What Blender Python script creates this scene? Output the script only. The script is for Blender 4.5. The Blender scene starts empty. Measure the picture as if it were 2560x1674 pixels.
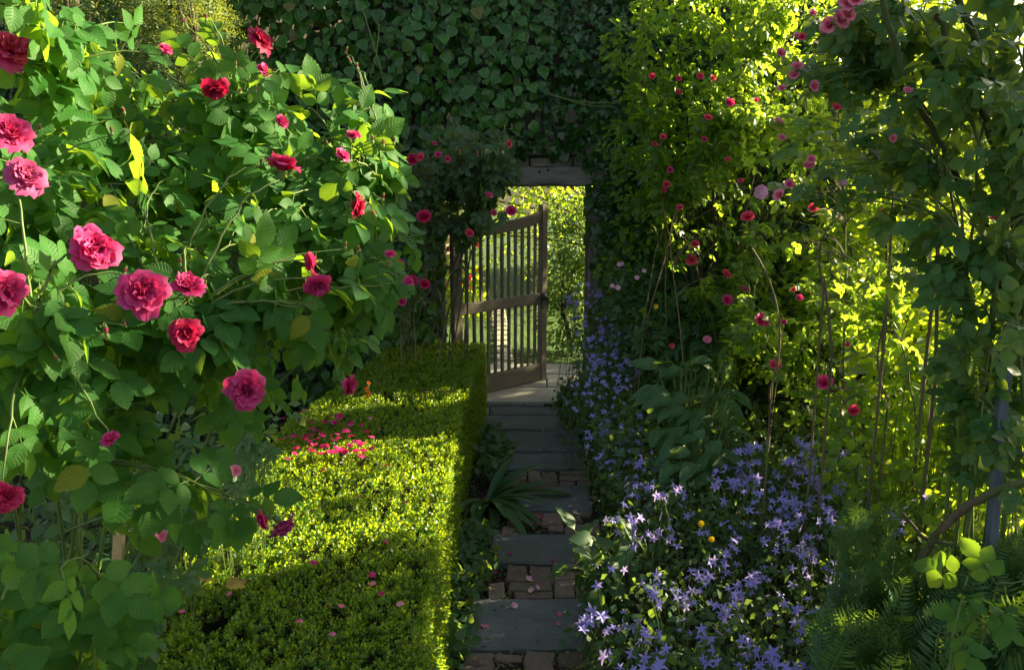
import bpy, math
import numpy as np
from mathutils import Matrix, Vector

rng = np.random.default_rng(7)
SC = bpy.context.scene
COL = SC.collection

# ------------------------------------------------------------------ camera, sky, sun, exposure
FPX, CX, CY, CAMZ = 2100.0, 1280.0, 837.0, 2.0
TH = math.radians(12.0)
FW = np.array([0, math.cos(TH), -math.sin(TH)]); UP = np.array([0, math.sin(TH), math.cos(TH)]); RT = np.array([1.0, 0, 0])
CAM = np.array([0, 0, CAMZ])
cam = bpy.data.cameras.new('camera'); cam_o = bpy.data.objects.new('camera', cam); COL.objects.link(cam_o)
cam.sensor_width = 36.0; cam.lens = FPX / 2560 * 36.0; cam.clip_start = 0.05; cam.clip_end = 400
cam_o.location = (0, 0, CAMZ); cam_o.rotation_euler = (math.radians(90) - TH, 0, 0)
SC.camera = cam_o

SUN_AZ, SUN_EL = math.radians(22), math.radians(22)          # azimuth measured from +X towards +Y
SD = np.array([math.cos(SUN_AZ) * math.cos(SUN_EL), math.sin(SUN_AZ) * math.cos(SUN_EL), math.sin(SUN_EL)])
W = bpy.data.worlds.new('World'); SC.world = W; W.use_nodes = True
nt = W.node_tree; bg = nt.nodes['Background']
sky = nt.nodes.new('ShaderNodeTexSky'); sky.sky_type = 'NISHITA'; sky.sun_disc = False
sky.ozone_density = 0.6; sky.dust_density = 2.0; sky.sun_elevation = SUN_EL; sky.sun_rotation = math.radians(90) - SUN_AZ
hs = nt.nodes.new('ShaderNodeHueSaturation'); hs.inputs['Saturation'].default_value = .65
nt.links.new(sky.outputs[0], hs.inputs['Color']); nt.links.new(hs.outputs[0], bg.inputs[0]); bg.inputs[1].default_value = 0.05
sl = bpy.data.lights.new('sun', 'SUN'); sl.energy = 5.0; sl.angle = math.radians(0.53); sl.color = (1.0, 0.86, 0.54)
so = bpy.data.objects.new('sun', sl); COL.objects.link(so)
so.rotation_euler = Vector(SD).to_track_quat('Z', 'Y').to_euler()
VS = SC.view_settings
SC.display_settings.display_device = 'sRGB'
VS.view_transform = 'Standard'; VS.look = 'None'; VS.gamma = 1.0; VS.exposure = 2.42; VS.use_curve_mapping = False
SC.render.engine = 'CYCLES'
SC.cycles.max_bounces = 8; SC.cycles.diffuse_bounces = 5; SC.cycles.glossy_bounces = 2
SC.cycles.transmission_bounces = 4; SC.cycles.transparent_max_bounces = 8
SC.cycles.use_denoising = True
SC.cycles.caustics_reflective = False; SC.cycles.caustics_refractive = False
SC.cycles.sample_clamp_indirect = 4.0

# ------------------------------------------------------------------ helpers
def nz(v):
    v = np.asarray(v, float)
    return v / np.maximum(np.linalg.norm(v, axis=-1, keepdims=True), 1e-9)

def P(px, py, Y=None, z=None, d=None):
    r = RT * (px - CX) / FPX + UP * (CY - py) / FPX + FW
    t = Y / r[1] if Y is not None else ((z - CAMZ) / r[2] if z is not None else d)
    return CAM + r * t

def proj(p):
    q = np.asarray(p) - CAM
    w = q @ FW
    return CX + FPX * (q @ RT) / w, CY - FPX * (q @ UP) / w, w

def inpoly(px, py, poly):
    poly = np.asarray(poly, float); n = len(poly); r = np.zeros(np.shape(px), bool); j = n - 1
    for i in range(n):
        xi, yi = poly[i]; xj, yj = poly[j]
        c = ((yi > py) != (yj > py)) & (px < (xj - xi) * (py - yi) / (yj - yi + 1e-9) + xi)
        r ^= c; j = i
    return r

def rand_in_poly(poly, n):
    poly = np.asarray(poly, float); lo, hi = poly.min(0), poly.max(0); out = []
    while len(out) < n:
        q = rng.uniform(lo, hi, (n * 3, 2)); q = q[inpoly(q[:, 0], q[:, 1], poly)]; out.extend(q.tolist())
    return np.array(out[:n])

_ns = {}
def noise1(x, seed=0, n=512):
    if seed not in _ns: _ns[seed] = np.random.default_rng(100 + seed).uniform(0, 1, n)
    a = _ns[seed]; x = np.asarray(x, float); i = np.floor(x).astype(int); f = x - i; f = f * f * (3 - 2 * f)
    return a[i % n] * (1 - f) + a[(i + 1) % n] * f
def noise2(x, y, seed=0):
    if ('2', seed) not in _ns: _ns[('2', seed)] = np.random.default_rng(300 + seed).uniform(0, 1, (64, 64))
    a = _ns[('2', seed)]; x = np.asarray(x, float); y = np.asarray(y, float)
    i = np.floor(x).astype(int); j = np.floor(y).astype(int); f = x - i; g = y - j; f = f*f*(3-2*f); g = g*g*(3-2*g)
    A = lambda p, q: a[p % 64, q % 64]
    return (A(i, j)*(1-f)+A(i+1, j)*f)*(1-g) + (A(i, j+1)*(1-f)+A(i+1, j+1)*f)*g

ORG = {}
def org(o):
    while o is not None:
        if o.name in ORG: return ORG[o.name]
        o = o.parent
    return np.zeros(3)

def thing(name, label, cat, loc=(0, 0, 0), group=None, kind=None):
    o = bpy.data.objects.new(name, None); COL.objects.link(o); o.location = loc; o.empty_display_size = 0.1
    ORG[o.name] = np.array(loc, float)
    if label: o['label'] = label
    if cat: o['category'] = cat
    if group: o['group'] = group
    if kind: o['kind'] = kind
    return o

def tag(o, label=None, cat=None, group=None, kind=None):
    for k, v in (('label', label), ('category', cat), ('group', group), ('kind', kind)):
        if v: o[k] = v
    return o

def raw_mesh(name, V, Q, uv=None, mat=None, smooth=True):
    V = np.asarray(V, np.float32); me = bpy.data.meshes.new(name)
    if isinstance(Q, np.ndarray):
        m, k = Q.shape
        me.vertices.add(len(V)); me.vertices.foreach_set('co', V.ravel())
        me.loops.add(m * k); me.loops.foreach_set('vertex_index', Q.ravel().astype(np.int32))
        me.polygons.add(m); me.polygons.foreach_set('loop_start', np.arange(0, m * k, k, dtype=np.int32))
        idx = Q.ravel()
    else:
        me.from_pydata([tuple(map(float, v)) for v in V], [], [tuple(int(i) for i in f) for f in Q])
        idx = np.array([i for f in Q for i in f])
    if uv is not None:
        l = me.uv_layers.new(name='UVMap'); l.data.foreach_set('uv', np.asarray(uv, np.float32)[idx].ravel())
    if smooth: me.polygons.foreach_set('use_smooth', np.ones(len(me.polygons), bool))
    if mat: me.materials.append(mat)
    me.update(calc_edges=True)
    return me

def mobj(name, V, Q, mat, parent=None, uv=None, smooth=True, kind=None):
    V = np.asarray(V, float)
    if parent is not None: V = V - org(parent)
    o = bpy.data.objects.new(name, raw_mesh(name, V, Q, uv, mat, smooth)); COL.objects.link(o)
    o.parent = parent
    if kind: o['kind'] = kind
    return o

def inst(name, me, M, parent=None):
    o = bpy.data.objects.new(name, me); COL.objects.link(o)
    M = np.array(M, float)
    if parent is not None:
        M = M.copy(); M[:3, 3] -= org(parent); o.parent = parent
    o.matrix_basis = Matrix(M.tolist())
    return o

def m4(R, s, p):
    M = np.eye(4); M[:3, :3] = np.asarray(R) * s; M[:3, 3] = p; return M

def frames(f, n):
    f = nz(f); s = nz(np.cross(f, n)); n2 = np.cross(s, f)
    return np.stack([s, f, n2], axis=-1)         # columns side, forward, normal

class Geo:
    def __init__(s): s.V = []; s.Q = []; s.U = []; s.n = 0
    def add(s, V, Q, U=None):
        V = np.asarray(V, float); Q = np.asarray(Q, int)
        s.V.append(V); s.Q.append(Q + s.n); s.U.append(np.zeros((len(V), 2)) if U is None else np.asarray(U)); s.n += len(V)
    def box(s, lo, hi):
        lo = np.array(lo, float); hi = np.array(hi, float)
        V = np.array([[(lo, hi)[i][0], (lo, hi)[j][1], (lo, hi)[k][2]] for i in (0, 1) for j in (0, 1) for k in (0, 1)])
        s.add(V, [[0, 1, 3, 2], [4, 6, 7, 5], [0, 4, 5, 1], [2, 3, 7, 6], [0, 2, 6, 4], [1, 5, 7, 3]])
    def arrays(s): return np.concatenate(s.V), np.concatenate(s.Q), np.concatenate(s.U)
    def obj(s, name, mat, parent=None, kind=None, smooth=True):
        V, Q, U = s.arrays(); return mobj(name, V, Q, mat, parent, U, smooth, kind)

def tube(pts, rad, k=6):
    pts = np.asarray(pts, float); n = len(pts); rad = np.broadcast_to(rad, n).astype(float)
    t = nz(np.gradient(pts, axis=0)); ref = np.where(np.abs(t[:, 2:3]) > .9, np.array([[1., 0, 0]]), np.array([[0, 0, 1.]]))
    a = nz(np.cross(t, ref)); b = np.cross(t, a)
    th = np.arange(k) * 2 * math.pi / k
    V = (pts[:, None] + rad[:, None, None] * (a[:, None] * np.cos(th)[None, :, None] + b[:, None] * np.sin(th)[None, :, None])).reshape(-1, 3)
    i = np.arange(n - 1)[:, None] * k; j = np.arange(k)[None]; j2 = (j + 1) % k
    Q = np.stack([i + j, i + j2, i + k + j2, i + k + j], -1).reshape(-1, 4)
    U = np.stack([np.tile(np.arange(k) / k, n), np.repeat(np.linspace(0, 1, n), k)], -1)
    return V, Q, U

def segs(A, B, r0, r1, k=3):
    """many straight thin tapered stalks at once"""
    A = np.asarray(A, float); B = np.asarray(B, float); N = len(A)
    t = nz(B - A); ref = np.where(np.abs(t[:, 2:3]) > .9, np.array([[1., 0, 0]]), np.array([[0, 0, 1.]]))
    a = nz(np.cross(t, ref)); b = np.cross(t, a); th = np.arange(k) * 2 * math.pi / k
    ring = a[:, None] * np.cos(th)[None, :, None] + b[:, None] * np.sin(th)[None, :, None]
    r0 = np.broadcast_to(r0, N)[:, None, None]; r1 = np.broadcast_to(r1, N)[:, None, None]
    V = np.concatenate([A[:, None] + ring * r0, B[:, None] + ring * r1], 1).reshape(-1, 3)
    j = np.arange(k); j2 = (j + 1) % k
    Q = (np.arange(N)[:, None, None] * 2 * k + np.stack([j, j2, j2 + k, j + k], -1)[None]).reshape(-1, 4)
    return V, Q, np.zeros((len(V), 2))

def scatter(T, idx, R, s, p):
    """join copies of the templates T[idx] into one vertex / quad array"""
    Vs, Qs, Us, n = [], [], [], 0
    for k, (tv, tq, tu) in enumerate(T):
        m = np.where(idx == k)[0]
        if not len(m): continue
        ss = s[m] if np.ndim(s) == 1 else s[m]
        X = np.einsum('nij,vj->nvi', R[m], tv) * (ss[:, None, None]) + p[m][:, None]
        Vs.append(X.reshape(-1, 3)); Qs.append((tq[None] + (np.arange(len(m)) * len(tv))[:, None, None] + n).reshape(-1, 4))
        Us.append(np.tile(tu, (len(m), 1))); n += len(m) * len(tv)
    return np.concatenate(Vs), np.concatenate(Qs), np.concatenate(Us)

# ------------------------------------------------------------------ leaf templates (quads, base at origin, +Y along, +Z normal)
def leaf_t(nl=4, across=1, w=.33, peak=.45, fold=.3, curl=.25, wav=.0, serr=.0, sharp=.8, twist=0., seed=0, tip=0.):
    r = np.random.default_rng(seed); t = np.linspace(0, 1, nl + 1); pw = math.log(.5) / math.log(peak)
    hw = w * np.sin(math.pi * np.clip(t, 0, 1) ** pw) ** sharp; hw *= 1 - tip * t ** 3; hw[0] = max(hw[0], .008); hw[-1] = .006
    if serr: hw[1:-1] *= 1 + serr * np.where(np.arange(1, nl) % 2 == 0, 1, -1)
    u = np.linspace(-1, 1, max(2, int(2 * across) + 1)); ph = r.uniform(0, 6)
    X = hw[:, None] * u[None]; Y = np.repeat(t[:, None], len(u), 1)
    Z = fold * np.abs(X) - curl * t[:, None] ** 2 + wav * np.sin(9 * t[:, None] + ph + 2 * u[None]) * np.abs(u[None]) * np.sin(math.pi * t[:, None])
    Z = Z + twist * X * t[:, None]
    V = np.stack([X, Y, Z], -1).reshape(-1, 3); m = len(u)
    i = np.arange(nl)[:, None] * m; j = np.arange(m - 1)[None]
    Q = np.stack([i + j, i + j + 1, i + m + j + 1, i + m + j], -1).reshape(-1, 4)
    U = np.stack([np.repeat((u[None] * .5 + .5), nl + 1, 0), Y], -1).reshape(-1, 2)
    return V, Q, U

def join_t(parts):
    g = Geo()
    for (V, Q, U), M in parts:
        V = V @ np.asarray(M)[:3, :3].T + np.asarray(M)[:3, 3]; g.add(V, Q, U)
    return g.arrays()

def rz(a): c, s = math.cos(a), math.sin(a); return np.array([[c, -s, 0], [s, c, 0], [0, 0, 1]])
def rx(a): c, s = math.cos(a), math.sin(a); return np.array([[1, 0, 0], [0, c, -s], [0, s, c]])
def aff(R, s=1, p=(0, 0, 0)): M = np.eye(4); M[:3, :3] = R * s; M[:3, 3] = p; return M

ROSE_HI = [leaf_t(14, 2, .335 + .025 * (i % 3), .45 + .03 * (i % 3), .08 + .12 * i / 5, -.02 + .08 * (i % 4), .022, .06, .72, .25 * (i % 3 - 1), i, .45) for i in range(8)]
ROSE_LO = [leaf_t(4, 1, .33, .45, .15 + .12 * i, .1 + .15 * (i % 2), .02, 0, .75, 0, i) for i in range(4)]
IVY_LO = [leaf_t(3, 1, .44, .3, .1 - .1 * i, .12 + .1 * i, .04, 0, .85, 0, i) for i in range(3)]
ROSE_MID = [leaf_t(6, 1, .335 + .02 * i, .46, .10 + .08 * i, .03 + .08 * i, .02, 0, .72, .2 * (i - 1), i, .45) for i in range(4)]
LEAF_LO = [leaf_t(2, 1, .34, .42, .2, .1 + .1 * i, 0, 0, .8) for i in range(3)]
IVY = []
for i in range(6):
    V, Q, U = leaf_t(6, 2, .44 + .03 * (i % 3), .3 + .02 * (i % 3), .12 - .1 * (i % 3), .1 + .1 * (i % 3), .05, 0, .85, 0, 20 + i); IVY.append((V, Q, U))
LOBED = []
for i in range(3):                                              # young ivy: three to five pointed lobes
    L = leaf_t(4, 1, .3, .4, .1, .1, 0, 0, .9); S = leaf_t(3, 1, .22, .4, .1, .15, 0, 0, .9)
    LOBED.append(join_t([(L, aff(rz(0))), (S, aff(rz(.95), .75, (0, .05, .002))), (S, aff(rz(-.95), .75, (0, .05, -.002))), (S, aff(rz(1.9), .45, (0, .06, .004))), (S, aff(rz(-1.9), .45, (0, .06, -.004)))]))
LOBED_LO = []
for i in range(3):
    L = leaf_t(2, 0, .3, .4, 0, .1, 0, 0, .9); S = leaf_t(2, 0, .22, .4, 0, .15, 0, 0, .9)
    LOBED_LO.append(join_t([(L, aff(rz(0))), (S, aff(rz(1.05), .75, (0, .05, .002))), (S, aff(rz(-1.05), .75, (0, .05, -.002)))]))
BOX = leaf_t(2, 0, .27, .5, 0, .1, 0, 0, .8)
def sprig(n, seed):
    r = np.random.default_rng(seed); ps = []
    for k in range(n):
        h = k / n; R = rz(k * 2.4 + r.uniform(-.3, .3)) @ rx(math.radians(75 - 55 * (1 - h) + r.uniform(-14, 14)))
        ps.append((BOX, aff(R, .62 * (1.05 - .35 * h), (0, 0, h * .85))))
    return join_t(ps)
SPRIG = [sprig(8, i) for i in range(6)]
OVATE = [leaf_t(5, 1, .34, .38, .2, .15 + .1 * i, .03, 0, .8, 0, i) for i in range(3)]
STRAP = [leaf_t(9, 1, .075, .45, .5, .55 + .2 * i, 0.01, 0, .35, 0, i) for i in range(3)]
LUNG = [leaf_t(10, 2, .25, .4, .3, .3 + .1 * i, .03, 0, .85, .1 * (i - 1), i) for i in range(3)]
BLADE = [leaf_t(3, 0, .03, .3, .4, .2 + .2 * i, 0, 0, .6) for i in range(3)]
PALM = []
for i in range(3):
    L = leaf_t(5, 1, .2, .62, .25, .25, .02, .22, .7, 0, i)
    PALM.append(join_t([(L, aff(rz(a), 1 - .12 * abs(a), (0, 0, .004 * a))) for a in (-1.75, -.9, 0, .9, 1.75)]))
PALM_LO = []
for i in range(2):
    L = leaf_t(2, 0, .2, .62, 0, .25, 0, 0, .7)
    PALM_LO.append(join_t([(L, aff(rz(a), 1 - .12 * abs(a), (0, 0, .004 * a))) for a in (-1.75, -.9, 0, .9, 1.75)]))
def frond(seed):
    r = np.random.default_rng(seed); L = leaf_t(2, 1, .1, .5, .3, .1); ps = [(leaf_t(4, 1, .012, .4, .3, .12), aff(np.eye(3)))]
    for k in range(1, 15):
        t = k / 15; y = t; z = -.12 * t * t
        ln = .27 * math.sin(math.pi * (t * .85 + .12)) + .03
        for sgn in (-1, 1):
            R = rz(-sgn * (1.05 + r.uniform(-.1, .1))) @ rx(r.uniform(-.1, .35)); ps.append((L, aff(R, ln, (0, y, z))))
    return join_t(ps)
FROND = [frond(i) for i in range(3)]
NEED = leaf_t(2, 0, .10, .5, .2, 0)
def yew(seed):
    r = np.random.default_rng(seed); ps = []
    for k in range(12):
        t = k / 12; R = rz(-(1 if k % 2 else -1) * (.9 + r.uniform(-.25, .25))) @ rx(r.uniform(-.5, .6)); ps.append((NEED, aff(R, .3 * (1.1 - t * .5), (0, t, .05 * math.sin(3 * t)))))
    return join_t(ps)
YEW = [yew(i) for i in range(3)]
def star(seed):
    r = np.random.default_rng(seed); ps = []; L = leaf_t(4, 1, .2, .45, .35, .28 + .12 * (seed % 3), 0, 0, .8)
    for k in range(5):
        R = rz(k * 2 * math.pi / 5 + r.uniform(-.12, .12)) @ rx(math.radians(28 + r.uniform(-12, 10))); ps.append((L, aff(R, 1.0)))
    return join_t(ps)
STAR = [star(i) for i in range(5)]

# ------------------------------------------------------------------ roses
def petal(n=4, m=4, w=.62, e0=75, e1=-15, L=1., cr=.06, seed=0):
    r = np.random.default_rng(seed); v = np.linspace(0, 1, n + 1); u = np.linspace(-1, 1, m + 1)
    ang = np.radians(e0 + (e1 - e0) * v); d = L / n
    rho = .06 + np.concatenate([[0], np.cumsum(np.cos((ang[1:] + ang[:-1]) / 2) * d)]); h = np.concatenate([[0], np.cumsum(np.sin((ang[1:] + ang[:-1]) / 2) * d)])
    hw = w * np.sin(math.pi * (.1 + .68 * v)) ** .8
    X = hw[:, None] * u; ph = r.uniform(0, 6, 3)
    Yv = rho[:, None] - .35 * (X ** 2) + cr * .7 * np.sin(5 * u[None] + ph[0]) * v[:, None]
    Z = h[:, None] + .12 * np.abs(u[None]) ** 2 * v[:, None] * .5 + cr * np.sin(6 * u[None] + ph[1] + 2 * v[:, None]) * v[:, None] - .1 * L * (np.abs(u[None]) < .2) * (v[:, None] > .95)
    V = np.stack([X, Yv, Z], -1).reshape(-1, 3); k = m + 1
    i = np.arange(n)[:, None] * k; j = np.arange(m)[None]
    Q = np.stack([i + j, i + j + 1, i + k + j + 1, i + k + j], -1).reshape(-1, 4)
    U = np.stack([np.repeat(u[None] * .5 + .5, n + 1, 0), np.repeat(v[:, None], m + 1, 1)], -1).reshape(-1, 2)
    return V, Q, U

def bloom_t(seed, op=1.0):
    """quartered many-petalled old rose, radius about 1, looking along +Z; op = how open it is"""
    r = np.random.default_rng(seed); ps = []
    rings = [(6, 1.12, .60, 62, -30 * op, 0), (8, 1.0, .48, 72, 5, .02), (10, .86, .36, 80, 32, .05), (12, .72, .28, 86, 58, .08), (12, .58, .22, 92, 92, .10), (10, .46, .2, 95, 115, .12), (8, .34, .18, 95, 125, .12)]
    for (n, L, w, e0, e1, zb) in rings:
        a0 = r.uniform(0, 6)
        for k in range(n):
            a = a0 + k * 2 * math.pi / n + r.uniform(-.25, .25); c = r.uniform(.85, 1.12)
            off = r.uniform(-.17, .17, 2) * (1 if L < .8 else .3)
            ps.append((petal(4, 4, w * r.uniform(.85, 1.1), e0 + r.uniform(-8, 8), e1 + r.uniform(-25, 25), L * c, .10, int(r.integers(1e6))), aff(rz(a) @ rx(r.uniform(-.12, .12)), 1, (off[0], off[1], zb + r.uniform(0, .05)))))
    return join_t(ps)
BLOOM = [bloom_t(i, [1, .6, 1.3, .9][i]) for i in range(4)]
def small_t(seed, n=5, dbl=False):
    r = np.random.default_rng(seed); ps = []
    for k in range(n): ps.append((petal(3, 3, .55, 55, -5 + r.uniform(-15, 25), 1., .08, seed * 10 + k), aff(rz(k * 2 * math.pi / n + r.uniform(-.1, .1)))))
    if dbl:
        for k in range(7): ps.append((petal(3, 3, .42, 80, 60 + r.uniform(-15, 25), .7, .08, seed * 10 + 40 + k), aff(rz(k * .9 + .3), 1, (0, 0, .05))))
        for k in range(5): ps.append((petal(3, 3, .3, 90, 105, .5, .06, seed * 10 + 60 + k), aff(rz(k * 1.26 + .1), 1, (0, 0, .08))))
    return join_t(ps)
SMALL = [small_t(i, 6, True) for i in range(3)]
SINGLE = [small_t(9, 5, False)]
def calyx_t(L=1., spread=1.):
    g = Geo(); n = 8; prof = [(-.62, .03), (-.55, .16), (-.35, .24), (-.12, .2), (0, .14)]
    V = []; k = 8
    for z, r_ in prof:
        for a in range(k): V.append((r_ * math.cos(a * 2 * math.pi / k), r_ * math.sin(a * 2 * math.pi / k), z))
    Q = [[i * k + j, i * k + (j + 1) % k, (i + 1) * k + (j + 1) % k, (i + 1) * k + j] for i in range(len(prof) - 1) for j in range(k)]
    g.add(V, Q)
    for q in range(5):
        S = leaf_t(4, 1, .14, .3, .3, -.25 if spread < .5 else .2, 0, 0, .8)
        R = rz(q * 2 * math.pi / 5) @ rx(math.radians(78 if spread < .5 else -8)); M = aff(R, L, (0, 0, -.05)); M[:3, 3] += rz(q * 2 * math.pi / 5) @ np.array([0, .12, 0]); V, Q2, U = S; g.add(V @ M[:3, :3].T + M[:3, 3], Q2, U)
    return g.arrays()
CALYX = calyx_t(.75, 1.); BUDCAL = calyx_t(1.0, 0.)
def budpet_t():
    ps = [(petal(4, 2, .42, 62, 112, 1.1, .03, k), aff(rz(k * 1.256), .85, (0, 0, -.05))) for k in range(5)] + [(petal(4, 2, .3, 80, 105, 1.15, .03, k + 9), aff(rz(k * 2.1 + .4), .85, (0, 0, -.02))) for k in range(3)]
    return join_t(ps)
BUDPET = budpet_t()

# ------------------------------------------------------------------ materials
def nodes(name):
    m = bpy.data.materials.new(name); m.use_nodes = True; n = m.node_tree.nodes; l = m.node_tree.links
    return m, n, l, n['Principled BSDF'], n['Material Output']
def N(n, t, **kw):
    x = n.new(t)
    for k, v in kw.items(): setattr(x, k, v)
    return x
def mathn(n, l, op, a, b=None, clamp=False):
    x = N(n, 'ShaderNodeMath', operation=op, use_clamp=clamp)
    for i, v in enumerate((a, b)):
        if v is None: continue
        if isinstance(v, (int, float)): x.inputs[i].default_value = v
        else: l.new(v, x.inputs[i])
    return x.outputs[0]
def mixc(n, l, f, a, b, mode='MIX'):
    x = N(n, 'ShaderNodeMix', data_type='RGBA', blend_type=mode)
    for i, v in ((0, f), (6, a), (7, b)):
        if isinstance(v, (int, float)): x.inputs[i].default_value = v
        elif isinstance(v, tuple): x.inputs[i].default_value = (*v, 1)
        else: l.new(v, x.inputs[i])
    return x.outputs[2]
def rnd(n, l):
    g = N(n, 'ShaderNodeNewGeometry'); o = N(n, 'ShaderNodeObjectInfo')
    return mathn(n, l, 'FRACT', mathn(n, l, 'ADD', g.outputs['Random Per Island'], o.outputs['Random'])), g

def leaf_mat(name, ca, cb, tr, rough=.45, trf=.4, veins=9., pale=None, margin=None, spots=None, old=None, spec=.5):
    """two-sided plant leaf: diffuse + gloss on top, light shines through from behind"""
    m, n, l, b, out = nodes(name); r, g = rnd(n, l)
    col = mixc(n, l, r, ca, cb)
    uv = N(n, 'ShaderNodeUVMap'); sx = N(n, 'ShaderNodeSeparateXYZ'); l.new(uv.outputs[0], sx.inputs[0])
    au = mathn(n, l, 'ABSOLUTE', mathn(n, l, 'SUBTRACT', mathn(n, l, 'MULTIPLY', sx.outputs[0], 2.), 1.))
    hgt = None
    if veins:
        ph = mathn(n, l, 'MULTIPLY', mathn(n, l, 'SUBTRACT', sx.outputs[1], mathn(n, l, 'MULTIPLY', au, .22)), veins * 6.283)
        w = mathn(n, l, 'POWER', mathn(n, l, 'ADD', mathn(n, l, 'MULTIPLY', mathn(n, l, 'COSINE', ph), .5), .5), 8.)
        mid = mathn(n, l, 'LESS_THAN', au, .05)
        vv = mathn(n, l, 'MAXIMUM', mathn(n, l, 'MULTIPLY', w, .5), mid)
        col = mixc(n, l, mathn(n, l, 'MULTIPLY', vv, .6), col, pale or tuple(min(1, 1.8 * c) for c in cb))
        hgt = mathn(n, l, 'SUBTRACT', 1., vv)
    tc = N(n, 'ShaderNodeTexCoord'); nt_ = N(n, 'ShaderNodeTexNoise'); nt_.inputs['Scale'].default_value = 9.; nt_.inputs['Detail'].default_value = 4
    col = mixc(n, l, mathn(n, l, 'MULTIPLY', nt_.outputs[0], .35), col, tuple(.55 * c for c in ca))
    if margin:
        col = mixc(n, l, mathn(n, l, 'MULTIPLY', mathn(n, l, 'POWER', au, 5.), .7), col, margin)
    if spots:
        vo = N(n, 'ShaderNodeTexVoronoi'); vo.inputs['Scale'].default_value = 9.; l.new(uv.outputs[0], vo.inputs['Vector'])
        col = mixc(n, l, mathn(n, l, 'LESS_THAN', vo.outputs[0], .17), col, spots)
    if old:
        n2 = N(n, 'ShaderNodeMath', operation='GREATER_THAN'); l.new(r, n2.inputs[0]); n2.inputs[1].default_value = .988
        col = mixc(n, l, mathn(n, l, 'MULTIPLY', n2.outputs[0], .75), col, old)
    l.new(col, b.inputs['Base Color']); b.inputs['Roughness'].default_value = rough; b.inputs['Specular IOR Level'].default_value = spec
    if hgt is not None:
        bp = N(n, 'ShaderNodeBump'); bp.inputs['Strength'].default_value = .8; bp.inputs['Distance'].default_value = .002
        l.new(hgt, bp.inputs['Height']); l.new(bp.outputs[0], b.inputs['Normal'])
    t = N(n, 'ShaderNodeBsdfTranslucent'); tcol = mixc(n, l, mathn(n, l, 'MULTIPLY', r, .5), tr, tuple(.7 * c for c in tr))
    if hgt is not None: tcol = mixc(n, l, mathn(n, l, 'MULTIPLY', mathn(n, l, 'SUBTRACT', 1., hgt), .4), tcol, tuple(.4 * c for c in tr))
    l.new(tcol, t.inputs[0])
    mx = N(n, 'ShaderNodeMixShader'); mx.inputs[0].default_value = trf
    l.new(b.outputs[0], mx.inputs[1]); l.new(t.outputs[0], mx.inputs[2]); l.new(mx.outputs[0], out.inputs[0])
    return m

def petal_mat(name, ca, cb, edge, tr, trf=.35, eye=None):
    m, n, l, b, out = nodes(name); r, g = rnd(n, l)
    uv = N(n, 'ShaderNodeUVMap'); sx = N(n, 'ShaderNodeSeparateXYZ'); l.new(uv.outputs[0], sx.inputs[0])
    col = mixc(n, l, r, ca, cb)
    col = mixc(n, l, mathn(n, l, 'MULTIPLY', mathn(n, l, 'POWER', sx.outputs[1], 4.), .55), col, edge)
    if eye: col = mixc(n, l, mathn(n, l, 'LESS_THAN', sx.outputs[1], .35), col, eye)
    nt_ = N(n, 'ShaderNodeTexNoise'); nt_.inputs['Scale'].default_value = 40.
    col = mixc(n, l, mathn(n, l, 'MULTIPLY', nt_.outputs[0], .25), col, tuple(.6 * c for c in ca))
    l.new(col, b.inputs['Base Color']); b.inputs['Roughness'].default_value = .6; b.inputs['Specular IOR Level'].default_value = .25
    t = N(n, 'ShaderNodeBsdfTranslucent'); t.inputs[0].default_value = (*tr, 1)
    mx = N(n, 'ShaderNodeMixShader'); mx.inputs[0].default_value = trf
    l.new(b.outputs[0], mx.inputs[1]); l.new(t.outputs[0], mx.inputs[2]); l.new(mx.outputs[0], out.inputs[0])
    return m

def solid_mat(name, ca, cb, scale=8., rough=.85, bump=.4, dist=.01, stretch=(1, 1, 1), cc=None, spec=.3, coord='Object'):
    m, n, l, b, out = nodes(name)
    tc = N(n, 'ShaderNodeTexCoord'); mp = N(n, 'ShaderNodeMapping'); mp.inputs['Scale'].default_value = stretch; l.new(tc.outputs[coord], mp.inputs[0])
    oi = N(n, 'ShaderNodeObjectInfo'); va = N(n, 'ShaderNodeVectorMath', operation='ADD'); l.new(mp.outputs[0], va.inputs[0]); l.new(oi.outputs['Location'], va.inputs[1])
    a = N(n, 'ShaderNodeTexNoise'); a.inputs['Scale'].default_value = scale; a.inputs['Detail'].default_value = 8; a.inputs['Roughness'].default_value = .65; l.new(va.outputs[0], a.inputs[0])
    c = N(n, 'ShaderNodeTexNoise'); c.inputs['Scale'].default_value = scale * .23; c.inputs['Detail'].default_value = 3; l.new(va.outputs[0], c.inputs[0])
    rp = N(n, 'ShaderNodeMapRange'); rp.inputs[1].default_value = .3; rp.inputs[2].default_value = .7; l.new(a.outputs[0], rp.inputs[0])
    col = mixc(n, l, rp.outputs[0], ca, cb)
    if cc:
        r2 = N(n, 'ShaderNodeMapRange'); r2.inputs[1].default_value = .48; r2.inputs[2].default_value = .66; l.new(c.outputs[0], r2.inputs[0])
        col = mixc(n, l, mathn(n, l, 'MULTIPLY', r2.outputs[0], .8), col, cc)
    col = mixc(n, l, 1., col, mixc(n, l, oi.outputs['Random'], (.75, .75, .75), (1.15, 1.12, 1.1)), 'MULTIPLY')
    l.new(col, b.inputs['Base Color']); b.inputs['Roughness'].default_value = rough; b.inputs['Specular IOR Level'].default_value = spec
    bp = N(n, 'ShaderNodeBump'); bp.inputs['Strength'].default_value = bump; bp.inputs['Distance'].default_value = dist
    l.new(a.outputs[0], bp.inputs['Height']); l.new(bp.outputs[0], b.inputs['Normal'])
    return m

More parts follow.
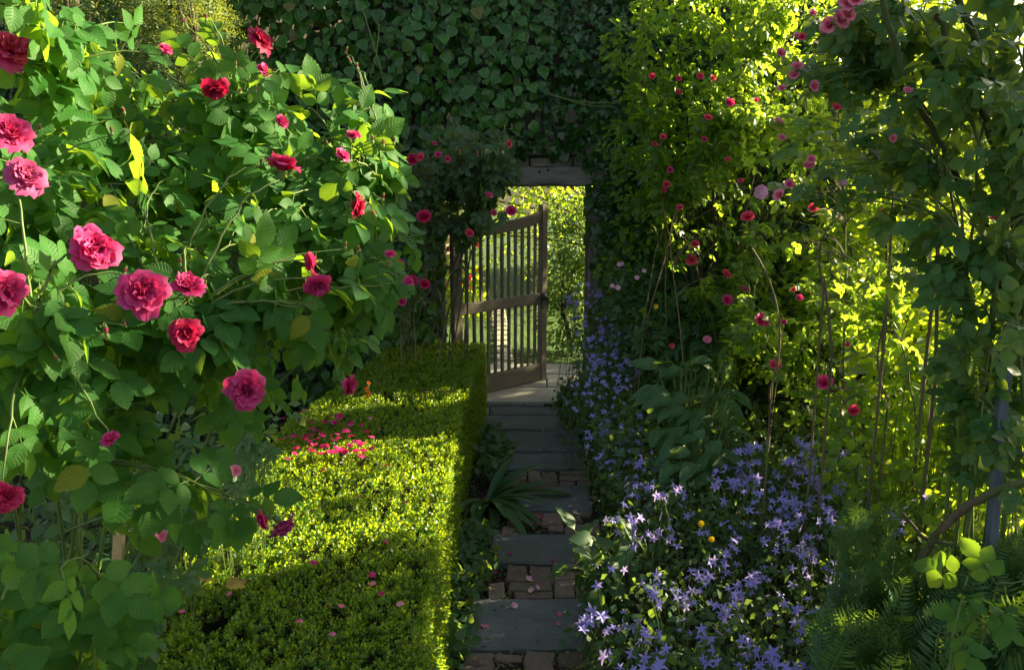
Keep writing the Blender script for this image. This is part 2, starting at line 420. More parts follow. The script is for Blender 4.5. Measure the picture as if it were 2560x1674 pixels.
M_ROSE = leaf_mat('rose_leaf', (.030, .125, .022), (.056, .172, .036), (.42, .68, .03), .52, .42, 8., spec=.2, old=(.30, .30, .03))
M_ROSE_R = leaf_mat('climber_leaf', (.024, .11, .02), (.045, .155, .03), (.42, .56, .04), .4, .36, 8.)
M_ROSE_M = leaf_mat('shrub_rose_leaf', (.045, .12, .03), (.085, .17, .04), (.58, .80, .04), .45, .54, 0.)
M_DARKROSE = leaf_mat('old_rose_leaf', (.03, .08, .03), (.055, .115, .04), (.3, .42, .04), .4, .35, 7.)
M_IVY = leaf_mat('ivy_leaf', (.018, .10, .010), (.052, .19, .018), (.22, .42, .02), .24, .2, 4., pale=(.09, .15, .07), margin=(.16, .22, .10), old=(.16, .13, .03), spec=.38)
M_IVYD = leaf_mat('young_and_shade_ivy_leaf', (.010, .06, .007), (.03, .125, .014), (.2, .3, .03), .28, .2, 0.)  # young leaves, and the inner layer darkened to suggest shade
M_BOX = leaf_mat('box_leaf', (.032, .12, .012), (.07, .18, .02), (.64, .80, .02), .36, .45, 0., old=(.35, .2, .06))
M_GREEN = leaf_mat('foliage_leaf', (.03, .095, .03), (.055, .14, .04), (.35, .5, .05), .5, .35, 0.)
M_WALLSHRUB = leaf_mat('wall_shrub_leaf', (.04, .13, .02), (.08, .19, .03), (.55, .78, .03), .5, .5, 0.)
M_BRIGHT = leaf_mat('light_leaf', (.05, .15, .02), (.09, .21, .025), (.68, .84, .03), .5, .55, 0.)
M_LUNG = leaf_mat('lungwort_leaf', (.022, .085, .02), (.04, .115, .028), (.3, .45, .05), .55, .25, 6., spots=(.45, .55, .38))
M_FERN = leaf_mat('feathery_leaf', (.022, .09, .03), (.04, .13, .04), (.25, .40, .03), .55, .3, 0.)
M_YEW = leaf_mat('yew_needle', (.05, .11, .03), (.10, .17, .045), (.48, .55, .06), .5, .3, 0.)
M_PALM = leaf_mat('cut_leaf', (.03, .11, .03), (.055, .15, .045), (.35, .5, .06), .5, .35, 5.)
M_GRASS = leaf_mat('grass_blade', (.05, .13, .025), (.09, .19, .035), (.45, .6, .05), .55, .4, 0.)
M_DEAD = leaf_mat('fallen_leaf', (.42, .30, .05), (.5, .36, .08), (.5, .35, .05), .6, .3, 6.)
M_LITTER = leaf_mat('dry_litter', (.20, .13, .05), (.34, .26, .10), (.3, .25, .1), .8, .2, 0.)
M_SEPAL = leaf_mat('sepal_green', (.10, .20, .06), (.15, .26, .08), (.5, .6, .1), .55, .35, 0.)
M_PINK = petal_mat('rose_petal', (.50, .006, .10), (.67, .02, .20), (.66, .18, .46), (.9, .05, .18))
M_FADE = petal_mat('faded_petal', (.40, .02, .13), (.52, .06, .24), (.5, .16, .34), (.7, .15, .3))
M_CRIM = petal_mat('crimson_petal', (.38, .006, .05), (.52, .01, .08), (.6, .06, .2), (.7, .02, .08))
M_SHELL = petal_mat('shell_pink_petal', (.75, .14, .26), (.85, .25, .38), (.9, .45, .55), (.9, .3, .4))
M_RED = petal_mat('red_petal', (.58, .02, .07), (.70, .06, .15), (.85, .2, .3), (.95, .08, .10))
M_DOG = petal_mat('pale_petal', (.72, .32, .55), (.8, .42, .65), (.7, .25, .5), (.8, .4, .6), .3, eye=(.8, .78, .5))
M_BELL = petal_mat('bellflower_petal', (.29, .265, .76), (.41, .365, .84), (.47, .42, .87), (.58, .44, .85), .38)
M_ORANGE = petal_mat('orange_petal', (.75, .13, .01), (.8, .2, .02), (.85, .3, .05), (.9, .25, .02))
M_YELLOW = petal_mat('yellow_petal', (.8, .5, .01), (.85, .6, .02), (.9, .7, .1), (.9, .6, .02))
M_STEM = solid_mat('green_stem', (.09, .15, .035), (.14, .2, .05), 30, .5, .1)
M_CANE = solid_mat('brown_cane', (.10, .075, .04), (.17, .13, .07), 30, .8, .4, .004, cc=(.1, .14, .04))
M_GCANE = solid_mat('green_cane', (.045, .075, .02), (.075, .105, .03), 20, .6, .3, .004, (1, 1, .3), cc=(.07, .055, .03))
M_BARK = solid_mat('bark', (.05, .04, .028), (.11, .085, .055), 14, .95, .9, .02, (1, 1, .25), cc=(.07, .09, .03))
M_OAK = solid_mat('weathered_oak', (.105, .095, .07), (.19, .168, .125), 22, .8, .5, .004, (6, 6, .35), cc=(.15, .13, .09))
M_LINT = solid_mat('grey_timber', (.22, .20, .175), (.38, .35, .31), 18, .85, .7, .006, (.5, 5, 5), cc=(.17, .16, .13))
M_JAMB = solid_mat('grey_post_timber', (.15, .14, .125), (.27, .25, .225), 18, .85, .7, .006, (5, 5, .4), cc=(.13, .13, .11))
M_POST = solid_mat('blue_grey_post', (.07, .09, .115), (.12, .15, .18), 14, .8, .5, .004, (5, 5, .4))
M_STAKE = solid_mat('pale_stake', (.40, .28, .13), (.58, .44, .23), 26, .8, .6, .004, (6, 6, .4))
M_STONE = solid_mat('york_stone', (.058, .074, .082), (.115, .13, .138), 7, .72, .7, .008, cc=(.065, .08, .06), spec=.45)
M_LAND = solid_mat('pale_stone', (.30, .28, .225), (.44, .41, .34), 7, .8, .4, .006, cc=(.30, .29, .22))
M_BRICK = solid_mat('worn_brick', (.12, .085, .07), (.21, .15, .125), 26, .9, .7, .006, cc=(.14, .14, .10))
M_SOIL = solid_mat('soil', (.022, .017, .011), (.06, .045, .03), 30, 1., 1., .03, cc=(.03, .035, .015))
M_LAWN = solid_mat('lawn_ground', (.04, .085, .02), (.07, .13, .03), 20, 1., 1., .02)
M_WALL = solid_mat('wall_stone', (.16, .145, .12), (.28, .255, .215), 9, .95, .9, .02, cc=(.10, .11, .075))
M_MORT = solid_mat('mortar', (.09, .085, .07), (.15, .14, .12), 25, 1., .8, .01)
M_IRON = solid_mat('black_iron', (.012, .012, .013), (.03, .028, .026), 40, .5, .3, .002, spec=.5)
M_TWIG = solid_mat('box_twigs', (.015, .014, .008), (.035, .03, .016), 60, 1., 1., .02)
M_GRAV = solid_mat('grit', (.16, .14, .08), (.34, .30, .17), 60, .95, .4, .003)
M_HOUSE = solid_mat('pale_garden_wall', (.62, .44, .36), (.72, .54, .45), 6, .9, .4, .01)

# ------------------------------------------------------------------ sun gaps: leaves cleared from planting and added trees to shape where the low sun lands
def land(p, z):
    t = (p[:, 2] - z) / SD[2]
    return p[:, 0] - SD[0] * t, p[:, 1] - SD[1] * t, t
def gap_keep(p):
    """False for leaves standing in one of the gaps the sunlight reaches the hedge, the rose bush and the bellflowers through"""
    keep = np.ones(len(p), bool); u = rng.uniform(0, 1, len(p))
    x, y, t = land(p, .62); v = y - x * math.tan(SUN_AZ) * .55
    lit = (x > -1.35) & (x < -.05) & (v > 2.98) & (v < 5.15) & (t > 0)
    s = noise1(v * 5.0 + .5 * np.sin(3 * x), 1)
    onhedge = lit; keep &= ~(lit & (u < np.where(s > .33, .985, .05)))
    x, y, t = land(p, 1.9)
    lit = (x > -1.9) & (x < -.2) & (y > 1.1) & (y < 3.3) & (t > 0)
    keep &= ~(lit & (u < np.where(noise2(x * 5, y * 5, 2) > .25, .96, .4)))
    x, y, t = land(p, .6)
    lit = (x > .3) & (x < 1.02) & (y > 2.7) & (y < 3.75) & (t > .45)
    keep &= ~(lit & (u < np.where(noise2(x * 4, y * 4, 3) > .30, .96, .45)))
    t = (p[:, 0] - 2.2) / SD[0]; y = p[:, 1] - SD[1] * t; z = p[:, 2] - SD[2] * t
    keep &= ~((t > 1.2) & (y > 3.9) & (y < 5.5) & (z > .4) & (z < 2.2) & ~onhedge & (u < .95))
    x, y, t = land(p, .45)
    lit = (x > -1.5) & (x < -1.1) & (y > 2.4) & (y < 3.3) & (t > 0)
    keep &= ~(lit & (u < .85))
    return keep

# ------------------------------------------------------------------ leaf registry: the leaves that show largest become parts, the rest one mass
LEAVES = []
def leaves(parent, p, R, s, T, mat, part='leaf', stuff='foliage', most=300, lo=None):
    p = np.asarray(p); s = np.asarray(s)
    if len(p) == 0: return
    LEAVES.append(dict(parent=parent, p=p, R=np.asarray(R), s=s, T=T, idx=rng.integers(0, len(T), len(p)), mat=mat, part=part, stuff=stuff, most=most, lo=lo or T))

def finish_leaves():
    cell = 7.0; cid, dep, src, own = [], [], [], []
    for k, L in enumerate(LEAVES):
        f = L['R'][:, :, 1]; sd = L['R'][:, :, 0]
        for a, c in ((.15, 0), (.4, .18), (.4, -.18), (.65, 0), (.9, 0), (.6, .22), (.6, -.22)):
            q = L['p'] + f * (a * L['s'])[:, None] + sd * (c * L['s'])[:, None]
            x, y, w = proj(q); ok = (w > .2) & (x > 0) & (x < 2560) & (y > 0) & (y < 1674)
            i = np.where(ok)[0]
            cid.append((x[i] // cell).astype(int) * 1000 + (y[i] // cell).astype(int)); dep.append(w[i]); src.append(i); own.append(np.full(len(i), k))
    cid = np.concatenate(cid); dep = np.concatenate(dep); src = np.concatenate(src); own = np.concatenate(own)
    o = np.lexsort((dep, cid)); first = np.ones(len(o), bool); first[1:] = cid[o][1:] != cid[o][:-1]
    win = o[first]
    for k, L in enumerate(LEAVES):
        sc = np.zeros(len(L['p'])); m = own[win] == k; np.add.at(sc, src[win][m], 1)
        x, y, w = proj(L['p']); pxs = L['s'] * FPX / np.maximum(w, .2)
        score = sc * 1000 + pxs; score[(sc < 1) | (pxs < 14)] = 0
        most = L['most']; top = np.argsort(-score)[:most]; top = top[score[top] > 0] if most else np.zeros(0, int)
        mes = [raw_mesh(L['part'], V, Q, U, L['mat']) for V, Q, U in L['T']]
        for i in top:
            inst(L['part'], mes[L['idx'][i]], m4(L['R'][i], L['s'][i], L['p'][i]), L['parent'])
        rest = np.ones(len(L['p']), bool); rest[top] = False
        if rest.any():
            V, Q, U = scatter(L['lo'], L['idx'][rest] % len(L['lo']), L['R'][rest], L['s'][rest], L['p'][rest])
            mobj(L['stuff'], V, Q, L['mat'], L['parent'], U, True, 'stuff')

def compound(pos, d, nrm, L, pattern, jit=.2):
    """pinnate leaves: arrays of leaflets for arrays of leaf bases"""
    F = frames(d, nrm); N_ = len(pos); out = []
    rl = L * 1.15
    for (fr, ang, sc) in pattern:
        base = pos + F[:, :, 1] * (fr * rl)[:, None] - F[:, :, 2] * (.18 * fr * fr * rl)[:, None]
        dd = F[:, :, 1] * math.cos(ang) + F[:, :, 0] * math.sin(ang) - F[:, :, 2] * (.15 + .15 * fr)
        dd = nz(dd + rng.normal(0, jit * .6, (N_, 3))); nn = F[:, :, 2] + rng.normal(0, jit, (N_, 3))
        out.append((base, frames(dd, nn), L * sc * rng.uniform(.85, 1.12, N_)))
    end = pos + F[:, :, 1] * rl[:, None] - F[:, :, 2] * (.18 * rl)[:, None]
    return np.concatenate([o[0] for o in out]), np.concatenate([o[1] for o in out]), np.concatenate([o[2] for o in out]), end
PIN5 = [(1., 0, 1.), (.78, 1.05, .92), (.78, -1.05, .92), (.38, 1.15, .75), (.38, -1.15, .75)]
PIN7 = PIN5 + [(.08, 1.2, .62), (.08, -1.2, .62)]

def bez(a, b, c, n=12):
    t = np.linspace(0, 1, n)[:, None]; return (1 - t) ** 2 * a + 2 * t * (1 - t) * b + t * t * c

def flower(name, T, mat, p, face, r, parent, cal=CALYX, roll=None):
    f = nz(face); ref = np.array([0, 0, 1.]) if abs(f[2]) < .9 else np.array([1., 0, 0])
    a = nz(np.cross(ref, f)); b = np.cross(f, a); th = rng.uniform(0, 6.28) if roll is None else roll
    R = np.stack([a * math.cos(th) + b * math.sin(th), -a * math.sin(th) + b * math.cos(th), f], -1)
    key = (name, id(T), mat.name)
    if key not in _fm: _fm[key] = raw_mesh(name, *T, mat=mat)
    o = inst(name, _fm[key], m4(R, r, p), parent)
    if cal is not None:
        ck = ('c', id(cal))
        if ck not in _fm: _fm[ck] = raw_mesh('calyx', *cal, mat=M_SEPAL)
        c = bpy.data.objects.new('calyx', _fm[ck]); COL.objects.link(c); c.parent = o
    return o, R
_fm = {}
def bud(p, face, r, parent, mat=None):
    o, R = flower('bud', BUDCAL, M_SEPAL, p, face, r * 1.15, parent, None)
    k = ('bp', (mat or M_PINK).name)
    if k not in _fm: _fm[k] = raw_mesh('bud_petals', *BUDPET, mat=mat or M_PINK)
    c = bpy.data.objects.new('bud_petals', _fm[k]); COL.objects.link(c); c.parent = o; c.scale = (.62, .62, .72)
    return o

def rose_shrub(name, label, base, spread, tips, L, mat, T, pattern, per, leafspan, cull=None, group=None, most=300, camw=.6, upw=.6, r0=.007, canemat=None, ends=(), arch=.45, canepart=True, jit=.2, cat='rose bush', downb=.35, mains=12, sunw=.25):
    """tips: leafy shoot ends; ends: shoots ending in a flower or bud (p, face, radius, kind)"""
    root = thing(name, label, cat, base, group); B = np.array(base, float)
    alltips = [(np.array(t), None) for t in tips] + [(np.array(e[0]), e) for e in ends]
    LP, LD, LN = [], [], []; cg = Geo(); trunk_pts = []
    order = np.r_[rng.permutation(len(tips))[:mains], np.zeros(0, int)].astype(int)
    alltips = [alltips[i] for i in order] + [a for i, a in enumerate(alltips) if i not in set(order.tolist())]
    for ti, (t, e) in enumerate(alltips):
        b0 = B + np.array([rng.normal(0, spread), rng.normal(0, spread), 0]); hgt = t[2] - B[2]; b0[2] = B[2]; rr = r0
        if ti >= mains:                                          # side shoot: springs from the nearest main cane, below its tip
            C_ = np.concatenate(trunk_pts); dist = np.linalg.norm(C_ - t, axis=1) + .6 * np.maximum(0, C_[:, 2] - t[2] + .12)
            b0 = C_[np.argmin(dist + rng.uniform(0, .12, len(C_)))].copy(); hgt = max(t[2] - b0[2], 0); rr = r0 * .55
        stem_end = t if e is None else t - nz(e[1]) * e[2] * .55
        c = b0 * (1 - arch) + t * arch; c[2] = b0[2] + hgt * rng.uniform(.7, 1.0) + .03
        pts = bez(b0, c, stem_end, 14); pts[1:-1] += rng.normal(0, min(.004, .006 * np.linalg.norm(stem_end - b0)), (12, 3))
        if ti < mains: trunk_pts.append(pts[4:])
        V, Q, U = tube(pts, np.linspace(rr, rr * .35, 14), 6)
        if canepart: mobj('cane', V, Q, canemat or M_STEM, root, U)
        else: cg.add(V, Q, U)
        ln = np.linalg.norm(np.diff(pts, axis=0), axis=1); cum = np.concatenate([[0], np.cumsum(ln)]); tot = cum[-1]
        a0 = max((.25 if ti < mains else .08) * tot, tot - leafspan); a1 = tot - (0.0 if e is None else min(.09, .3 * leafspan)); nn = per if e is None else max(3, per - 2)
        s = np.linspace(a0, a1, nn) + rng.uniform(-.3, .3, nn) * (a1 - a0) / nn; s = np.clip(s, 0, tot)
        q = np.stack([np.interp(s, cum, pts[:, k]) for k in range(3)], -1)
        tg = nz(pts[-1] - pts[-4]); a = nz(np.cross(tg, [0, 0, 1.]) + 1e-4); bb = np.cross(tg, a)
        th = rng.uniform(0, 6.28) + np.arange(nn) * 2.4
        out = a * np.cos(th)[:, None] + bb * np.sin(th)[:, None]
        LP.append(q); LD.append(nz(out + tg * .35 + np.array([0, 0, -downb * .5]))); LN.append(q * 0)
    p = np.concatenate(LP); d = np.concatenate(LD)
    if cull is not None:
        k = cull(p); p, d = p[k], d[k]
    toc = nz(CAM - p); n = nz(upw * np.array([0, 0, 1.]) + camw * toc + sunw * SD + rng.normal(0, .38, p.shape))
    d = nz(d - n * np.sum(d * n, 1, keepdims=True) * .8 + np.array([0, 0, -downb]) * .6 + rng.normal(0, .15, p.shape))
    Ls = L * rng.uniform(.75, 1.2, len(p))
    lp, lR, ls, end = compound(p, d, n, Ls, pattern, jit)
    leaves(root, lp, lR, ls, T, mat, most=most, lo=None if T is ROSE_LO or T is OVATE else ROSE_MID)
    V, Q, U = segs(p, end, L * .02, L * .01, 3); mobj('leaf_stalks', V, Q, M_STEM, root, U, True, 'stuff')
    if not canepart: cg.obj('canes', canemat or M_STEM, root, 'stuff')
    for e in ends:
        p_, face, r, kind = e[:4]
        if kind == 'bud': bud(p_, face, r, root, e[4] if len(e) > 4 else None)
        else:
            T_, m_ = kind
            flower('rose_bloom', T_, m_, p_, face, r, root)
    return root

def crown(name, label, cat, base, clumps, leaf, n, T, mat, trunk_h=1., tr=.05, barkm=None, group=None, cull=None, upn=.8, sun=.3):
    """a tree or shrub: tapered trunk with limbs to every leaf clump; leaves scattered through the clumps"""
    root = thing(name, label, cat, base, group); B = np.array(base, float); g = Geo()
    cl = np.array([c[:3] for c in clumps]); cr = np.array([c[3] for c in clumps]); top = B + np.array([rng.normal(0, .1), rng.normal(0, .1), trunk_h])
    V, Q, U = tube(bez(B, (B + top) / 2 + rng.normal(0, .05, 3), top, 8), np.linspace(tr, tr * .6, 8), 7); mobj('trunk', V, Q, barkm or M_BARK, root, U)
    for c in cl:
        V, Q, U = tube(bez(top - np.array([0, 0, trunk_h * rng.uniform(0, .5)]), (top + c) / 2 + np.array([0, 0, .15]), c, 8), np.linspace(tr * .45, tr * .1, 8), 5); g.add(V, Q, U)
    g.obj('limbs', barkm or M_BARK, root, 'stuff')
    w = cr ** 2; k = rng.choice(len(cl), n, p=w / w.sum()); dirs = nz(rng.normal(0, 1, (n, 3)))
    rad = cr[k] * rng.uniform(.25, 1., n) ** .5
    p = cl[k] + dirs * rad[:, None] * np.array([1, 1, .8])
    keep = p[:, 2] > B[2] + .03
    if cull is not None: keep &= cull(p)
    p, dirs = p[keep], dirs[keep]; n = len(p)
    nn = nz(dirs * .5 + np.array([0, 0, upn]) + SD * sun + rng.normal(0, .5, (n, 3))); d = nz(dirs + np.array([0, 0, -.35]) + rng.normal(0, .5, (n, 3)))
    V, Q, U = scatter(T, rng.integers(0, len(T), n), frames(d, nn), leaf * rng.uniform(.65, 1.25, n), p)
    mobj('crown', V, Q, mat, root, U, True, 'stuff')
    return root

def prism(poly, z0, z1, ch=.008, jz=.0):
    """slab: chamfered polygon prism, slightly uneven top"""
    poly = np.asarray(poly, float); n = len(poly); c = poly.mean(0); q = poly - c; ins = q * (1 - ch / np.maximum(np.linalg.norm(q, axis=1, keepdims=True), .02) * 1.3) + c
    tz = z1 + (rng.uniform(-jz, jz, n) if jz else 0)
    tz = np.broadcast_to(tz, n)
    V = np.concatenate([np.c_[poly, np.full(n, z0)], np.c_[poly, tz - ch], np.c_[ins, tz]])
    F = [[i, (i + 1) % n, n + (i + 1) % n, n + i] for i in range(n)] + [[n + i, n + (i + 1) % n, 2 * n + (i + 1) % n, 2 * n + i] for i in range(n)] + [[2 * n + i for i in range(n)]]
    return V, F

# ================================================================== GROUND AND PATH
def sheet(name, x0, x1, y0, y1, z, mat, n=60, bump=.02):
    xs = np.linspace(x0, x1, n); ys = np.linspace(y0, y1, n); X, Y = np.meshgrid(xs, ys, indexing='ij')
    Z = z + bump * (noise2(X * 3, Y * 3, 5) - .5) * 2
    i = np.arange(n - 1)[:, None] * n; j = np.arange(n - 1)[None]
    Q = np.stack([i + j, i + n + j, i + n + j + 1, i + j + 1], -1).reshape(-1, 4)
    return tag(mobj(name, np.stack([X, Y, Z], -1).reshape(-1, 3), Q, mat), kind='structure')
sheet('ground', -60, 60, -30, 120, -.06, M_SOIL, 40, 0)
sheet('soil', -4, 5, -1, 6.9, -.004, M_SOIL, 110, .014)
sheet('lawn', -9, 9, 7.7, 30, -.02, M_LAWN, 60, .02)

def crop(cx, cy): return 900 + cx / 2.149, 950 + cy / 2.149
def G(cx, cy, z=.02): return P(*crop(cx, cy), z=z)[:2]
path = thing('path', None, None, (0, 4, 0), kind='structure')
def slab(name, pts, z1, mat, th=.06, ch=.008, jz=.003, cut=.012, parent=None):
    q = np.array(pts); n = len(q); fine = []
    for i in range(n):                                   # edges slightly irregular
        a, b = q[i], q[(i + 1) % n]; m = max(2, int(np.linalg.norm(b - a) / .09))
        for k in range(m):
            t = k / m; e = a + (b - a) * t; fine.append(e + (rng.normal(0, .0035, 2) if k else rng.normal(0, .005, 2)))
    V, F = prism(fine, z1 - th, z1, ch, jz)
    return mobj(name, V, F, mat, parent or path, None, False)
for a, b, c, d, y0, y1 in ((600, 694, 590, 693, 127, 189), (699, 1085, 698, 1096, 127, 189), (640, 1092, 630, 1106, 194, 269), (1112, 1180, 1124, 1190, 194, 272),
                           (640, 1172, 640, 1198, 278, 388), (700, 1202, 690, 1220, 394, 480), (765, 1226, 745, 1248, 572, 700), (715, 1275, 680, 1310, 833, 985), (590, 1300, 515, 1365, 1180, 1446), (420, 1480, 380, 1560, 1700, 1980)):
    slab('slab', [G(c, y1), G(d, y1), G(b, y0), G(a, y0)], .028 + rng.uniform(-.004, .005), M_STONE)
bricks = [(800, 893, 485, 530), (900, 975, 486, 530), (981, 1056, 485, 530), (1072, 1222, 486, 504), (1072, 1222, 509, 530), (910, 1062, 535, 550), (912, 1064, 553, 568), (1070, 1160, 536, 567), (1168, 1236, 534, 566), (780, 850, 537, 566),
          (790, 880, 705, 765), (888, 976, 706, 764), (985, 1088, 703, 766), (1098, 1245, 705, 728), (1100, 1200, 770, 826), (1010, 1092, 772, 800), (1205, 1290, 768, 826), (1098, 1190, 733, 762), (760, 860, 776, 822),
          (795, 900, 992, 1074), (910, 1030, 992, 1074), (1042, 1290, 988, 1014), (1042, 1290, 1020, 1066), (800, 1030, 1082, 1129), (830, 1032, 1135, 1174), (690, 775, 1086, 1174), (1050, 1150, 1076, 1170), (1160, 1300, 1080, 1120), (1160, 1300, 1127, 1172),
          (555, 715, 1456, 1524), (880, 1040, 1455, 1560), (1068, 1232, 1458, 1530), (725, 868, 1460, 1500), (1245, 1390, 1460, 1540), (540, 700, 1535, 1600), (710, 870, 1580, 1690), (890, 1200, 1570, 1620)]
for a, b, y0, y1 in bricks:
    sk = (y1 - y0) * .06
    slab('brick', [G(a - sk, y1), G(b + sk * .6, y1), G(b, y0), G(a, y0)], .02 + rng.uniform(-.008, .007), M_BRICK, .05, .006, .003)
# landing of paler stone under the doorway and beyond it
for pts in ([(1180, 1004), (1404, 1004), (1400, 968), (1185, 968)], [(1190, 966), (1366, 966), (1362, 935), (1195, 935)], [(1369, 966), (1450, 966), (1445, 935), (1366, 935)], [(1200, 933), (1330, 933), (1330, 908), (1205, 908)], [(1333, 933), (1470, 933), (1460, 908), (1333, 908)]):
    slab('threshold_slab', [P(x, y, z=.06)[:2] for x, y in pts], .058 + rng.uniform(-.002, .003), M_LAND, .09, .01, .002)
# grit and moss crumbs in the joints
n = 2200; q = np.array([G(*v) for v in rng.uniform((560, 480), (1330, 1600), (n, 2))]); k = rng.integers(0, 3, n)
PEB = []
for i in range(3):
    V = np.array([[-1, -1, -.5], [1, -1, -.5], [1, 1, -.5], [-1, 1, -.5], [-.7, -.7, .6], [.7, -.7, .5], [.7, .7, .6], [-.7, .7, .5]]) * .5 + rng.uniform(-.15, .15, (8, 3))
    PEB.append((V, np.array([[0, 3, 2, 1], [4, 5, 6, 7], [0, 1, 5, 4], [1, 2, 6, 5], [2, 3, 7, 6], [3, 0, 4, 7]]), np.zeros((8, 2))))
V, Q, U = scatter(PEB, k, frames(rng.normal(0, 1, (n, 3)), rng.normal(0, 1, (n, 3))), rng.uniform(.004, .011, n), np.c_[q, rng.uniform(-.004, .012, n)])
mobj('grit', V, Q, M_GRAV, path, U, False, 'stuff')
n = 420; q = np.array([G(*v) for v in rng.uniform((540, 300), (1340, 1650), (n, 2))])
V, Q, U = scatter(LEAF_LO, rng.integers(0, 3, n), frames(np.c_[rng.normal(0, 1, (n, 2)), rng.normal(0, .12, n)], rng.normal(0, .3, (n, 3)) + [0, 0, 1]), rng.uniform(.008, .022, n), np.c_[q, np.full(n, .034)])
mobj('leaf_litter', V, Q, M_LITTER, path, U, True, 'stuff')
n = 2600; q = np.array([G(*v) for v in rng.uniform((540, 480), (1340, 1600), (n, 2))]); q = q[noise2(q[:, 0] * 14, q[:, 1] * 14, 21) > .55]; n = len(q)
V, Q, U = scatter(LEAF_LO, rng.integers(0, 3, n), frames(rng.normal(0, .5, (n, 3)) + [0, 0, .6], rng.normal(0, 1, (n, 3))), rng.uniform(.012, .026, n), np.c_[q, np.full(n, .002)])
mobj('moss', V, Q, M_GREEN, path, U, True, 'stuff')
# stepping stones and grass beyond the doorway
lp = thing('lawn_path', None, None, (-.3, 9, 0), kind='structure')
for i, yy in enumerate((918, 898, 880, 864, 849, 836, 824, 813, 803, 794, 786, 779, 772)):
    w = (yy - 390) * .045; xc = 1262 - (918 - yy) * .12
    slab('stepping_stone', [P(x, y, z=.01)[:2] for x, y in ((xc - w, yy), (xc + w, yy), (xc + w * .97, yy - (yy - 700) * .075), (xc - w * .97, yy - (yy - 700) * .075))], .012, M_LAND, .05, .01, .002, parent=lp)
n = 7000; gx = rng.uniform(-2.2, 2.2, n); gy = 7.75 + 5 * rng.uniform(0, 1, n) ** 1.5
V, Q, U = scatter(BLADE, rng.integers(0, 3, n), frames(np.c_[rng.normal(0, .4, (n, 2)), np.ones(n)], rng.normal(0, 1, (n, 3))), rng.uniform(.03, .07, n), np.c_[gx, gy, np.full(n, -.02)])
tag(mobj('grass', V, Q, M_GRASS, None, U, True), 'short lawn grass growing beyond the open gate', 'grass', None, 'stuff')

# ================================================================== WALL, DOORWAY, GATE
YF, YB, TOPZ = 6.55, 6.95, 3.7
JL, JR, LZ = -.53, .60, 1.755
wall = thing('garden_wall', 'old stone garden wall smothered in ivy around the doorway', 'wall', (0, 6.7, 0))
g = Geo()
g.box((-6.0, YF + .03, 0), (JL - .12, YB, TOPZ)); g.box((JR + .12, YF + .03, 0), (2.5, YB, TOPZ)); g.box((JL - .119, YF + .03, LZ + .16), (JR + .119, YB, TOPZ))
g.obj('masonry', M_MORT, wall, None, False)
def stone(x0, x1, z0, z1, y0=YF, y1=YF + .2):
    V, F = prism([(x0, z0), (x1, z0), (x1 + rng.uniform(-.01, .01), z1), (x0 + rng.uniform(-.01, .01), z1 + rng.uniform(-.008, .008))], 0, y1 - y0, .014, .006)
    V = np.c_[V[:, 0], y1 - V[:, 2], V[:, 1]]
    mobj('stone', V, [f[::-1] for f in F], M_WALL, wall, None, False)
zc = LZ + .165
while zc < 2.25:
    h = rng.uniform(.07, .12); x = -.55 + rng.uniform(0, .2)
    while x < .85:
        w = rng.uniform(.16, .36); stone(x, min(x + w, .9), zc, zc + h, YF - rng.uniform(0, .02)); x += w + .014
    zc += h + .013
for sx in (JL - .2, JR + .125):
    zc = .06
    while zc < 1.7:
        h = rng.uniform(.1, .2); stone(sx - rng.uniform(0, .12) * (sx < 0), sx + .07 + rng.uniform(0, .15) * (sx > 0), zc, zc + h, YF - rng.uniform(0, .015)); zc += h + .014
# timber door frame: lintel beam and two posts
fr = thing('door_frame', 'weathered grey timber frame of the garden doorway under ivy', 'door frame', (0, YF, 0))
def beam(name, a, b, w, h, mat, parent, n=12, wob=.004, ax=(0, 0, 1)):
    """squared timber from a to b, w across, h along ax, with worn edges"""
    a = np.array(a, float); b = np.array(b, float); d = nz(b - a); u = np.array(ax, float); s = nz(np.cross(d, u)); V = []
    c = .12 * min(w, h)
    pr = [(-w/2 + c, -h/2), (w/2 - c, -h/2), (w/2, -h/2 + c), (w/2, h/2 - c), (w/2 - c, h/2), (-w/2 + c, h/2), (-w/2, h/2 - c), (-w/2, -h/2 + c)]
    for i in range(n + 1):
        o = a + (b - a) * i / n; r_ = rng.normal(0, wob, (8, 2))
        for k, (p_, q_) in enumerate(pr): V.append(o + s * (p_ + r_[k, 0]) + u * (q_ + r_[k, 1]))
    F = [[i * 8 + k, i * 8 + (k + 1) % 8, (i + 1) * 8 + (k + 1) % 8, (i + 1) * 8 + k] for i in range(n) for k in range(8)] + [list(range(8))[::-1], [n * 8 + k for k in range(8)]]
    return mobj(name, V, F, mat, parent, None, False)
beam('lintel', (JL - .16, YF + .05, LZ + .09), (JR + .17, YF + .05, LZ + .095), .16, .15, M_LINT, fr, 16, .005)
for hx in (.21, .275):
    V, Q, U = tube([(hx, YF - .034, LZ + .085 + hx * .2), (hx, YF - .03, LZ + .085 + hx * .2)], .011, 8); mobj('peg_hole_shade', V, np.r_[Q, [[0, 1, 2, 3], [0, 3, 4, 7], [4, 5, 6, 7]]], M_IRON, fr, None, False)  # black discs on the lintel face paint the shade inside peg holes
beam('door_post', (JL - .055, YF + .06, .0), (JL - .055, YF + .06, LZ + .012), .11, .12, M_JAMB, fr, 14, .003, (0, 1, 0))
beam('door_post', (JR + .05, YF + .06, .0), (JR + .05, YF + .06, LZ + .012), .1, .12, M_JAMB, fr, 14, .003, (0, 1, 0))
beam('door_stop', (JR - .012, YF + .09, .06), (JR - .012, YF + .09, LZ + .01), .022, .03, M_OAK, fr, 6, .001, (0, 1, 0))

